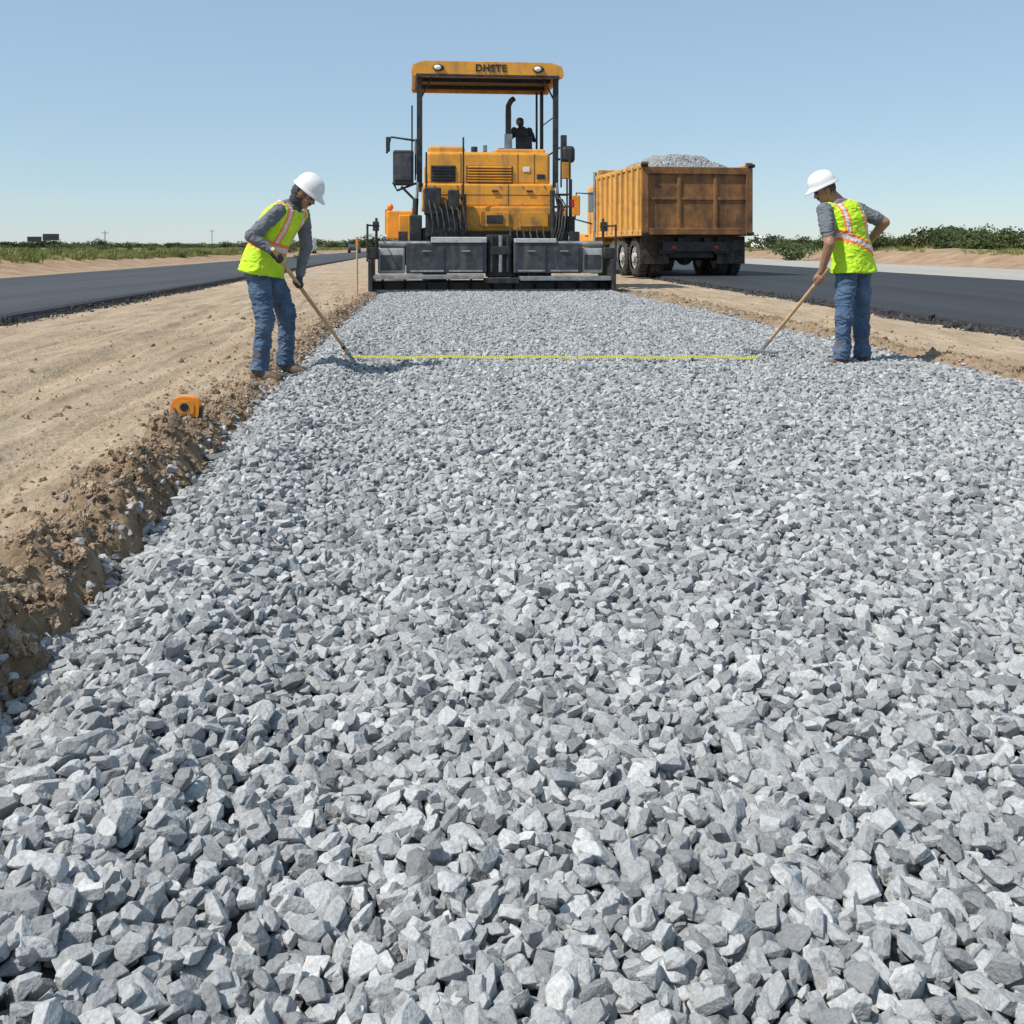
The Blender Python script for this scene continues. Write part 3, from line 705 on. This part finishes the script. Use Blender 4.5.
# ------------------------------------------------------------------ paver
b=MB()
b.bx(-2.75,2.75,.05,.95,.04,.34,'blk',bev=.03)
b.bx(-2.8,2.8,-.10,.06,.02,.16,'steel',bev=.02)
b.bx(-2.72,-.22,-.42,.08,.40,.50,'steel',bev=.015);b.bx(.62,2.72,-.42,.08,.36,.46,'steel',bev=.015)
b.bx(-.2,.6,-.30,.08,.30,.42,'blk')
for x in np.arange(-2.5,2.6,.5):b.beam((x,-.3,.42),(x,.05,.18),.05,.05,'blk')
b.bx(-1.98,-.12,-.02,.85,.52,1.22,'dkbl',bev=.03);b.bx(.50,2.10,-.02,.85,.52,1.22,'dkbl',bev=.03)
b.bx(-1.40,-.12,-.05,.35,1.225,1.36,'lgt',bev=.015);b.bx(.52,1.5,-.05,.35,1.225,1.33,'lgt',bev=.015)
for x0,x1 in ((-1.9,-1.1),(-1.02,-.2),(.58,1.25),(1.33,2.02)):
    b.bx(x0,x1,-.04,-.015,.60,1.14,'dkbl',bev=.01);b.bx((x0+x1)/2-.1,(x0+x1)/2+.1,-.07,-.035,1.02,1.05,'steel',bev=.004)
    b.bx(x0+.02,x1-.02,-.075,-.035,.56,.60,'steel',bev=.004)
b.bx(-2.62,-2.0,.1,.8,.52,1.12,'lgt',bev=.04);b.bx(2.12,2.62,.1,.8,.52,1.12,'lgt',bev=.04)
b.bx(-2.55,-2.06,.06,.12,.6,.95,'dkbl');b.bx(2.18,2.56,.06,.12,.6,.95,'dkbl')
b.cyl((-2.6,.15,1.2),(-1.42,.15,1.2),.07,'steel');b.cyl((1.55,.15,1.2),(2.62,.15,1.2),.07,'steel')
b.bx(-.10,.48,.12,.8,.42,1.42,'blk',bev=.03)
for x in(.0,.2,.38):b.cyl((x,.06,.55),(x,.06,1.4),.05,'steel' if x==.2 else 'blk')
b.bx(-.05,.42,.0,.10,.95,1.15,'blk')
for sg in(-1,1):
    b.bx(sg*2.72,sg*2.82,-.45,1.3,.03,.85,'blk',bev=.02);b.bx(sg*2.60,sg*2.86,-.2,.5,.85,1.12,'blk',bev=.02)
    b.cyl((sg*2.84,-.3,.8),(sg*2.84,-.3,1.65),.025,'blk');b.cyl((sg*2.66,.3,1.0),(sg*2.66,.3,1.8),.03,'blk')
    b.bx(sg*2.60,sg*2.74,.15,.35,1.50,1.72,'blk');b.cyl((sg*2.84,-.3,1.62),(sg*2.6,.3,1.62),.02,'blk')
    b.beam((sg*2.05,.8,.95),(sg*1.95,4.4,.85),.2,.32,'yel2');b.beam((sg*2.05,.8,1.5),(sg*2.05,.8,.7),.22,.25,'blk')
    b.cyl((sg*1.8,1.2,1.1),(sg*1.75,1.25,2.3),.07,'blk');b.cyl((sg*1.75,1.25,1.9),(sg*1.7,1.3,2.7),.035,'steel')
    prof=[];
    for cy,a0,a1,r in ((5.4,-90,90,.5),(1.7,90,270,.5)):
        for k in range(9):
            a=math.radians(a0+(a1-a0)*k/8);prof.append((cy+r*math.cos(a),.52+r*math.sin(a)))
    b.prism(prof,'x',sg*1.0,sg*1.55,M['rub'],.01)
    for k in range(30):
        yk=1.5+k*.14;b.bx(sg*.98,sg*1.57,yk,yk+.06,1.0,1.05,'steel',bev=.005)
b.bx(-1.60,1.62,1.15,5.6,1.0,1.6,'blk',bev=.04)
b.bx(-.62,1.60,1.10,5.2,1.50,2.12,'yel2',bev=.05)
b.bx(-1.58,1.62,1.35,5.4,2.12,2.68,'yel',bev=.05)
b.bx(-1.48,1.55,1.42,3.3,2.66,3.46,'yel',bev=.07)
b.bx(-1.44,-.55,1.5,2.9,3.40,3.60,'yel',bev=.05)
b.bx(.2,1.45,1.6,2.8,3.42,3.56,'yel',bev=.04)
b.bx(-.52,.62,1.405,1.44,2.70,3.12,'blk',bev=.01)
for k in range(6):b.box((.05,1.39,2.74+k*.068),(1.08,.05,.035),'yel',rot=(.5,0,0),bev=.005)
b.bx(-1.38,-.78,1.40,1.44,2.72,3.12,'blk',bev=.01)
for k in range(5):b.box((-1.08,1.385,2.78+k*.075),(.54,.03,.02),'blk',rot=(.5,0,0),bev=.004)
for x in (-.66,.74,1.15):b.bx(x,x+.012,1.412,1.425,2.7,3.42,'blk',bev=0)
b.bx(-1.5,1.54,1.345,1.355,2.395,2.41,'blk',bev=0)
for x in(-.9,.1,.95):b.bx(x,x+.16,1.30,1.345,2.48,2.52,'blk',bev=.008)
for x in(-.64,.5):b.bx(x,x+.012,1.342,1.352,2.14,2.66,'blk',bev=0)
b.bx(.88,1.04,1.40,1.43,2.98,3.1,'wht',bev=.004);b.bx(1.22,1.42,1.40,1.43,2.8,2.92,'blk',bev=.004)
b.bx(-.2,.5,1.05,1.09,1.62,1.98,'yel2',bev=.02);b.bx(.75,1.45,1.05,1.09,1.62,1.98,'yel2',bev=.02)
b.bx(-.05,.35,1.02,1.055,1.70,1.90,'blk',bev=.01)
for x in(-1.3,-.75,.3,.85,1.4):b.cyl((x,1.33,2.18),(x,1.36,2.18),.025,'steel',seg=8);b.cyl((x,1.33,2.62),(x,1.36,2.62),.025,'steel',seg=8)
b.cyl((-.3,1.8,3.46),(-.3,1.8,3.62),.08,'blk');b.cyl((.0,2.2,3.46),(.0,2.2,3.7),.05,'steel')
b.bx(-1.5,-.7,.95,1.35,1.35,2.10,'blk',bev=.04);b.bx(-1.55,-1.15,.85,1.3,1.9,2.55,'blk',bev=.03);b.bx(-.98,-.72,.8,1.2,2.0,2.5,'blk',bev=.03)
for k in range(7):
    x=-1.45+k*.13;b.tube([(x,.9,2.3-.1*(k%3)),(x+.05,.7,2.0),(x+.12,.65,1.6),(x+.05,.8,1.25),(x+.1,.9,1.0)],.022,'rub',8)
for k in range(6):
    x=.55+k*.16;b.tube([(x,1.05,1.6),(x-.05,.8,1.45),(x-.02,.7,1.3),(x+.05,.6,1.15)],.02,'rub',8)
for k in range(4):
    x=1.62+k*.07;b.tube([(x,1.3,2.6-.1*k),(x+.06,1.0,2.1),(x,.9,1.6),(x-.1,.8,1.3)],.018,'rub',8)
b.cyl((-.6,.95,1.2),(-.6,1.0,2.4),.06,'blk');b.cyl((1.55,.95,1.3),(1.55,1.05,2.5),.06,'blk')
b.cyl((-.62,.85,1.35),(-.62,.85,3.75),.022,'blk');b.cyl((-1.5,1.0,1.4),(-1.5,1.0,3.4),.022,'blk')
b.bx(-1.9,-1.6,1.1,1.7,1.25,1.9,'blk',bev=.03);b.bx(1.62,1.95,1.0,1.6,1.2,1.5,'blk',bev=.03)
for z in (1.5,1.8,2.1,2.4):b.bx(1.62,2.0,1.2,1.6,z,z+.04,'blk')
b.cyl((2.0,1.2,1.4),(2.0,1.2,3.3),.022,'blk');b.cyl((2.0,1.6,1.4),(2.0,1.6,3.3),.022,'blk')
b.bx(-1.6,1.65,3.3,5.2,2.66,2.80,'blk',bev=.02);b.bx(-1.5,1.5,4.9,5.6,2.7,3.4,'yel',bev=.05)
b.tube([(-1.75,1.4,2.9),(-1.75,1.4,3.75),(-1.75,3.6,3.75),(-1.75,3.6,2.9)],.022,'blk',8)
b.tube([(1.82,1.4,2.6),(1.82,1.4,3.6),(1.82,3.6,3.6),(1.82,3.6,2.9)],.022,'blk',8)
ox,oz=1.12,.30
b.bx(.45+.34,1.05+.40,3.45,3.95,3.15+oz,3.35+oz,'blk',bev=.05);b.box((ox,3.40,3.58+oz),(.44,.10,.40),'blk',rot=(-.1,0,0),bev=.05);b.bx(.5,1.5,4.35,4.7,2.8,3.85,'blk',bev=.04);b.bx(.75,1.45,3.4,4.0,2.8,3.15+oz,'blk')
b.cyl((ox,4.4,3.8),(ox,4.2,4.2),.02,'blk');b.cyl((ox,4.22,4.18),(ox,4.19,4.22),.19,'blk',seg=24)
b.tube([(.60,2.3,3.5),(.60,2.3,4.55),(.60,2.28,4.72),(.66,2.22,4.84),(.72,2.15,4.88)],[.075,.075,.07,.07,.07],'blk',14)
b.cyl((.60,2.3,3.5),(.60,2.3,4.0),.10,'steel')
cz0,cz1=5.24,5.66
cp=[(-1.83,cz0+.04),(1.85,cz0+.04),(1.88,cz0+.12),(1.84,cz0+.33),(1.58,cz1),(-1.56,cz1),(-1.82,cz0+.33),(-1.86,cz0+.12)]
b.prism(cp,'y',1.35,1.45,M['yel'],.012);b.prism(cp,'y',3.95,4.05,M['yel'],.012)
b.prism([(-1.84,cz0+.10),(-1.76,cz0+.10),(-1.66,cz0+.30),(1.68,cz0+.30),(1.78,cz0+.10),(1.86,cz0+.10),(1.82,cz0+.32),(1.56,cz1-.01),(-1.54,cz1-.01),(-1.80,cz0+.32)],'y',1.44,3.96,M['yel'])
b.bx(-1.66,1.68,1.46,3.94,cz0+.22,cz0+.28,'canin',bev=.01)
for y in(1.52,2.7,3.85):b.bx(-1.70,1.72,y-.04,y+.04,cz0+.12,cz0+.22,'blk')
b.bx(-1.74,1.76,1.325,1.352,cz0+.03,cz0+.10,'blk',bev=0)
for x in(-1.20,1.25):
    b.ell((x,1.33,cz0+.25),(.14,.05,.085),'blk');b.ell((x-.02,1.30,cz0+.25),(.09,.04,.06),'lamp')
for x,sg in((-1.66,-1),(1.70,1)):
    b.beam((x,1.55,2.6),(x,1.50,cz0+.1),.13,.13,'blk');b.beam((x*.97,3.8,2.6),(x*.97,3.8,cz0+.1),.09,.09,'blk')
    b.beam((x,1.55,4.7),(x-sg*.35,1.55,cz0+.15),.04,.04,'blk')
b.beam((-1.84,1.6,3.0),(-1.84,1.6,4.6),.04,.05,'blk');b.beam((1.72,1.8,4.4),(1.66,3.8,4.4),.03,.03,'blk')
b.tube([(1.5,3.7,2.7),(1.5,3.7,5.3)],.03,'blk',8)
b.tube([(-1.7,1.5,3.72),(-2.35,1.4,3.80),(-2.45,1.4,3.4)],.028,'blk',8);b.tube([(-1.7,1.5,2.7),(-2.2,1.4,2.5),(-2.3,1.4,2.7)],.028,'blk',8)
b.box((-2.05,1.4,3.05),(.50,.22,.85),'blk',bev=.04);b.bx(-2.26,-1.86,1.27,1.30,2.75,3.38,'dkbl',bev=.01);b.box((-2.42,1.38,3.62),(.10,.1,.36),'blk',bev=.02)
b.cyl((-2.1,1.4,2.6),(-1.7,1.4,2.2),.03,'blk')
b.box((2.0,1.5,3.42),(.34,.30,.42),'blk',bev=.10);b.beam((1.72,1.5,3.3),(2.02,1.5,3.3),.05,.05,'blk');b.box((1.95,1.45,3.02),(.22,.2,.4),'yel2');b.box((1.90,1.5,3.75),(.14,.14,.3),'blk')
b.bx(2.0,2.12,1.2,1.3,2.1,2.3,'red');b.beam((2.05,1.25,1.3),(2.05,1.25,2.8),.04,.04,'blk')
for sg in(-1,1):
    b.prism([(5.4,1.0),(8.0,1.0),(8.1,1.7),(5.4,2.25)],'x',sg*1.75,sg*1.85,M['yel'],.01)
    b.prism([(sg*1.85,1.1),(sg*2.6,1.5),(sg*2.6,2.2),(sg*2.5,2.2),(sg*1.85,1.5)],'y',5.4,7.6,M['yel'],.01)
    b.bx(sg*1.8,sg*2.55,5.25,5.4,1.35,2.15,'yel',bev=.04)
    b.ell((sg*2.45,5.4,2.25),(.09,.09,.10),'ora')
b.bx(-1.75,1.75,5.5,8.0,.7,1.0,'blk');b.bx(-2.2,-1.7,4.2,5.2,1.3,2.0,'yel',bev=.03)
b.bx(1.75,2.2,1.6,4.5,1.5,1.9,'blk')
prot=.1;PZ=-.08
pav=b.build('asphalt_paver',None,(-.46,23.1,PZ),prot)
tx_=bpy.data.curves.new('canopy_lettering','FONT');tx_.body='DHSTE';tx_.size=.24;tx_.align_x='CENTER';tx_.align_y='CENTER';tx_.extrude=.006;tx_.offset=.008;tx_.space_character=1.08
to=bpy.data.objects.new('canopy_lettering',tx_);COL.objects.link(to);to.data.materials.append(M['blk']);to.parent=pav;to.location=(.08,1.338,cz0+.255);to.rotation_euler=(math.pi/2,0,0)
def tol(v):
    c,s_=math.cos(prot),math.sin(prot);return V(-.46+v.x*c-v.y*s_,23.1+v.x*s_+v.y*c,v.z+PZ)
side=V(-1,-.1,0);q=lambda x,y,z:tol(V(x+ox-.78,y,z+oz))
J=dict(pelvis=q(.78,3.62,3.45),waist=q(.78,3.62,3.60),chest=q(.76,3.66,3.86),neck=q(.74,3.70,4.05),shL=q(.55,3.68,3.98),shR=q(.96,3.68,3.98))
W=Person();torso(W,J,side,'dark',None)
for sh,el,wr_,fl in(('shL',q(.42,3.85,3.72),q(.62,4.05,3.88),1),('shR',q(1.10,3.85,3.72),q(.94,4.05,3.88),-1)):
    W.limb(J[sh],el,.072,.060,'dark');W.limb(el,wr_,.05,.036,'dark');grip(W,wr_+(wr_-el).normalized()*.08,V(1,.1,0),wr_-q(.75,4.3,3.9),wr_,'glove',fl)
for sx in(-.1,.1):
    kn=q(.77+sx,4.1,3.42);W.limb(q(.77+sx,3.65,3.42),kn,.09,.07,'jeans');W.limb(kn,q(.77+sx,4.15,2.95),.07,.06,'jeans');W.ell(q(.77+sx,4.22,2.88),(.05,.11,.05),'boot')
hc=q(.70,3.74,4.22);F=V(-.85,.1,-.25);U=V(-.1,.1,1)
W.limb(J['neck'],hc+V(0,0,-.06),.062,.060,'hood');head(W,hc,F,U,hood=True)
W.build('machine_operator',PM,.011)
# ------------------------------------------------------------------ dump truck
b=MB()
wl_=1.88;z0=1.42;z1=3.72;Lb=6.2
b.bx(-wl_+.1,wl_-.1,.0,Lb,z0-.02,z0+.12,'bed',bev=.01)
for sg in(-1,1):
    b.bx(sg*(wl_-.12),sg*(wl_-.02),.10,Lb,z0,z1-.08,'bed',bev=.01)
    b.bx(sg*(wl_-.14),sg*(wl_+.03),.02,Lb+.05,z1-.14,z1,'bed',bev=.02)
    b.bx(sg*(wl_-.06),sg*(wl_+.03),.02,Lb,z0-.05,z0+.14,'bed',bev=.02)
    for k in range(9):
        y=.25+k*.70;b.box((sg*(wl_+.02),y,(z0+z1)/2),(.12,.13,z1-z0-.1),'bed',bev=.02)
b.bx(-wl_+.04,wl_-.04,.0,.10,z0+.03,z1-.18,'rust',bev=.01)
b.bx(-wl_,wl_,-.08,.04,z1-.34,z1-.10,'rust',bev=.02);b.bx(-wl_,wl_,-.07,.03,z0-.02,z0+.2,'rust',bev=.02)
for x in(-wl_+.10,wl_-.10):b.bx(x-.11,x+.11,-.09,.05,z0-.05,z1+.06,'rust',bev=.02)
for x in(-.62,.62):b.bx(x-.06,x+.06,-.05,.02,z0+.15,z1-.3,'rust',bev=.02)
b.bx(-wl_+.2,wl_-.2,-.035,.02,(z0+z1)/2-.03,(z0+z1)/2+.05,'rust',bev=.01)
for sg in(-1,1):
    b.cyl((sg*(wl_-.16),-.12,z1-.05),(sg*(wl_+.05),-.12,z1-.05),.06,'blk');b.cyl((sg*(wl_-.2),-.12,z0+.02),(sg*(wl_+.02),-.12,z0+.02),.055,'blk')
b.bx(-wl_+.05,wl_-.05,Lb-.1,Lb,z0,z1+.25,'bed',bev=.02);b.bx(-1.6,1.6,Lb,Lb+1.2,z1+.15,z1+.25,'bed',bev=.02)
b.bx(-.55,-.35,.3,9.3,.95,1.3,'blk');b.bx(.35,.55,.3,9.3,.95,1.3,'blk');b.bx(-1.1,1.1,.18,.34,.85,1.18,'blk');b.bx(-1.5,1.5,.55,.75,1.05,1.35,'blk')
b.bx(-.8,.8,.5,3.6,.62,.95,'blk',bev=.05);b.ell((0,1.3,.68),(.3,.3,.3),'rub')
for sg in(-1,1):
    b.box((sg*1.32,.42,.90),(.98,.03,.92),'rub',bev=.005)
    b.bx(sg*.66,sg*.80,.15,.2,.94,1.04,'red',bev=.01)
    b.bx(sg*.7,sg*1.2,.25,.4,.78,.95,'blk')
def wheel(x,y,r,w,sg):
    prof=[(0,.62*r),(0.02,.9*r),(.06,.98*r),(.12,r),(w-.12,r),(w-.06,.98*r),(w-.02,.9*r),(w,.62*r)]
    vs=[];fs=[];seg=36
    for o,rr in prof:
        for k in range(seg):
            a=2*math.pi*k/seg;vs.append((x-sg*o,y+rr*math.cos(a),r+rr*math.sin(a)))
    for i in range(len(prof)-1):
        for k in range(seg):fs.append([i*seg+k,i*seg+(k+1)%seg,(i+1)*seg+(k+1)%seg,(i+1)*seg+k])
    b.raw(vs,fs,'rub',True)
    b.cyl((x-sg*.06,y,r),(x-sg*.10,y,r),.62*r,'lgt',seg=28);b.cyl((x+sg*.02,y,r),(x-sg*.12,y,r),.22*r,'lgt',seg=20);b.cyl((x-sg*w+sg*.03,y,r),(x-sg*w+sg*.06,y,r),.6*r,'blk',seg=24)
    for k in range(8):
        a=2*math.pi*k/8;b.cyl((x-sg*.03,y+.38*r*math.cos(a),r+.38*r*math.sin(a)),(x-sg*.08,y+.38*r*math.cos(a),r+.38*r*math.sin(a)),.03,'blk',seg=8)
    for k in range(30):
        a=2*math.pi*k/30;c=(x-sg*w/2,y+r*math.cos(a),r+r*math.sin(a));b.box(c,(w*.8,.06,.03),'rub',rot=(a-math.pi/2,0,0),bev=0)
for sg in(-1,1):
    for y in(1.25,2.80):
        wheel(sg*1.80,y,.66,.38,sg);wheel(sg*1.38,y,.66,.38,sg)
    wheel(sg*1.72,8.1,.66,.40,sg)
    b.cyl((sg*.2,1.25,.66),(sg*1.5,1.25,.66),.12,'blk');b.cyl((sg*.2,2.8,.66),(sg*1.5,2.8,.66),.12,'blk')
    b.cyl((sg*1.1,4.3,.95),(sg*1.1,5.8,.95),.36,'lgt',seg=24)
    b.prism([(7.2,.85),(7.35,1.3),(7.75,1.52),(8.45,1.52),(8.9,1.3),(9.1,.85)],'x',sg*1.25,sg*2.1,M['yel'],.02)
    b.tube([(sg*1.6,7.3,3.1),(sg*2.40,7.4,3.15),(sg*2.45,7.4,2.1),(sg*1.7,7.35,1.9)],.035,'blk',8);b.box((sg*2.42,7.4,2.65),(.34,.1,.8),'yel',bev=.03)
    b.bx(sg*1.45,sg*1.95,6.5,7.3,1.0,1.5,'yel',bev=.03)
b.bx(-1.78,1.78,6.55,8.2,1.35,3.45,'yel',bev=.10);b.bx(-1.2,1.2,8.1,9.7,1.2,2.35,'yel',bev=.1);b.bx(-1.2,1.2,6.53,6.56,2.4,3.2,'glass')
for sg in(-1,1):b.bx(sg*1.77,sg*1.795,7.1,7.9,2.4,3.2,'glass')
b.bx(-1.4,1.4,9.6,9.85,.7,1.1,'steel');b.tube([(-1.88,6.4,1.2),(-1.88,6.4,3.9)],.07,'steel',12)
TR=.155;TL=(6.07,32.8,.05)
trk=b.build('dump_truck',None,TL,TR)
gx=np.linspace(-wl_+.14,wl_-.14,60);gy=np.linspace(.12,Lb-.1,90);GX,GY=np.meshgrid(gx,gy)
def heap(x,y):
    e=np.minimum(np.minimum(wl_-.1-np.abs(x),y-.05)*.55,(Lb-y)*.5)
    return z1-.32+np.minimum(e,.62)*1.25*np.exp(-((y-3.0)/3.2)**2*.4)+.16*fbm(x*1.2,y*1.2,77,3)
hp=grid_mesh('gravel_load',GX,GY,heap(GX,GY),M['gbase']);hp.parent=trk
n=14000;x=rng.uniform(gx[0],gx[-1],n);y=rng.uniform(gy[0],gy[-1],n);s=rng.uniform(.025,.045,n)
instancer('gravel_load_stones',np.stack([x,y,heap(x,y)+.01],-1),rng.uniform(0,6.28,(n,3)),np.repeat(s[:,None],3,1),ROCKS,'stone_kinds',trk)
# ------------------------------------------------------------------ distant items
def car(name,loc,rz,body,kind='car'):
    c=MB();L_=4.6 if kind=='car' else 5.4
    if kind=='car':prof=[(-2.3,.35),(2.3,.35),(2.3,.75),(2.1,.88),(1.3,.98),(.6,1.42),(-1.2,1.45),(-1.9,1.0),(-2.3,.9)];gl=[(1.15,.98),(.55,1.36),(-1.15,1.38),(-1.7,1.0)]
    else:prof=[(-2.7,.4),(2.7,.4),(2.7,1.0),(2.3,1.2),(1.7,2.1),(1.4,2.2),(-2.6,2.2),(-2.7,2.0)];gl=[(2.1,1.25),(1.6,2.0),(.4,2.0),(.4,1.25)]
    c.prism(prof,'x',-.9,.9,body,.05);c.prism(gl,'x',-.915,.915,M['glass'])
    for y in(-1.45,1.45):
        for sg in(-1,1):c.cyl((sg*.95,y,.34),(sg*.72,y,.34),.34,'rub',seg=20);c.cyl((sg*.96,y,.34),(sg*.93,y,.34),.19,'lgt',seg=14)
    for sg in(-1,1):c.bx(sg*.6,sg*.85,-L_/2-.02,-L_/2+.04,.65,.8,'red');c.bx(sg*.6,sg*.85,L_/2-.04,L_/2+.02,.6,.75,'lamp')
    return c.build(name,None,loc,rz)
car('white_van',(-29.5,145,.09),.09,M['wht'],'van')
car('car',(-26,165,.09),.09,M['dkbl']);car('car',(-35.5,175,.09),.09,M['wht'])
def gz(x,y):return float(H(np.array([float(x)]),np.array([float(y)]))[0])
car('white_van',(40.5,160,gz(40.5,160)),.35,M['wht'],'van');car('car',(47,165,gz(47,165)),1.0,M['lgt'])
bb=MB()
bb.bx(-4.0,-.6,-.1,.1,2.6,3.9,'blk');bb.bx(-.3,3.6,-.1,.1,3.0,4.6,'blk')
for x in(-3.4,-1.2,.3,2.9):bb.bx(x-.12,x+.12,-.08,.08,0,3.0,'blk')
bb.build('billboard',None,(-117,250,gz(-117,250)-.8),.1)
for i,(px,d,h) in enumerate(((-.407,300,5.5),(-.30,420,8),(.17,500,9),(.33,420,8))):
    u_=MB();u_.cyl((0,0,0),(0,0,h),.14,'blk',r2=.10);u_.bx(-1,1,-.06,.06,h-.8,h-.65,'blk');
    for x in(-.9,0,.9):u_.cyl((x,0,h-.65),(x,0,h-.4),.05,'lgt')
    u_.build('utility_pole',None,(px*d,d,gz(px*d,d)),.1)
st_=MB()
st_.cyl((0,0,0),(0,0,1.3),.02,'wood',seg=8);st_.bx(-.03,.03,-.02,.02,1.1,1.28,'ora');st_.build('survey_stake',None,(-3.5,22.6,gz(-3.5,22.6)),0)
# ------------------------------------------------------------------ sky, sun, camera
el=math.radians(54);sd=V(-.78,-.42,0).normalized();az=math.atan2(sd.x,sd.y)
w=bpy.data.worlds.new('World');S.world=w;w.use_nodes=True;nt=w.node_tree
sk=nt.nodes.new('ShaderNodeTexSky');sk.sky_type='NISHITA';sk.sun_disc=False;sk.sun_elevation=el;sk.sun_rotation=az;sk.air_density=1.0;sk.dust_density=.15;sk.ozone_density=3.5;sk.altitude=300
mxs=nt.nodes.new('ShaderNodeMixRGB');mxs.blend_type='MULTIPLY';mxs.inputs['Fac'].default_value=1;mxs.inputs['Color2'].default_value=(.92,.93,.93,1)
nt.links.new(sk.outputs[0],mxs.inputs['Color1'])
hz=nt.nodes.new('ShaderNodeMixRGB');hz.inputs['Fac'].default_value=.48;hz.inputs['Color2'].default_value=(3.9,5.35,6.5,1)
nt.links.new(mxs.outputs[0],hz.inputs['Color1'])
bg=nt.nodes['Background'];bg.inputs['Strength'].default_value=.125;nt.links.new(hz.outputs[0],bg.inputs['Color'])
sun=bpy.data.lights.new('sun','SUN');sun.energy=5.0;sun.angle=math.radians(.5);sun.color=(1,.955,.88)
so=bpy.data.objects.new('sun',sun);COL.objects.link(so)
dirv=Vector((sd.x*math.cos(el),sd.y*math.cos(el),math.sin(el)));so.rotation_euler=dirv.to_track_quat('Z','Y').to_euler();so.location=(-20,-10,40)
cam=bpy.data.cameras.new('camera');co=bpy.data.objects.new('camera',cam);COL.objects.link(co);co.location=(0,0,CAM_H);co.rotation_euler=(math.pi/2,0,0)
cam.sensor_width=36;cam.lens=1000/1024*36;cam.shift_y=-(512-247)/1024;cam.clip_start=.05;cam.clip_end=12000
S.camera=co
S.view_settings.view_transform='Standard';S.view_settings.look='None';S.view_settings.exposure=0
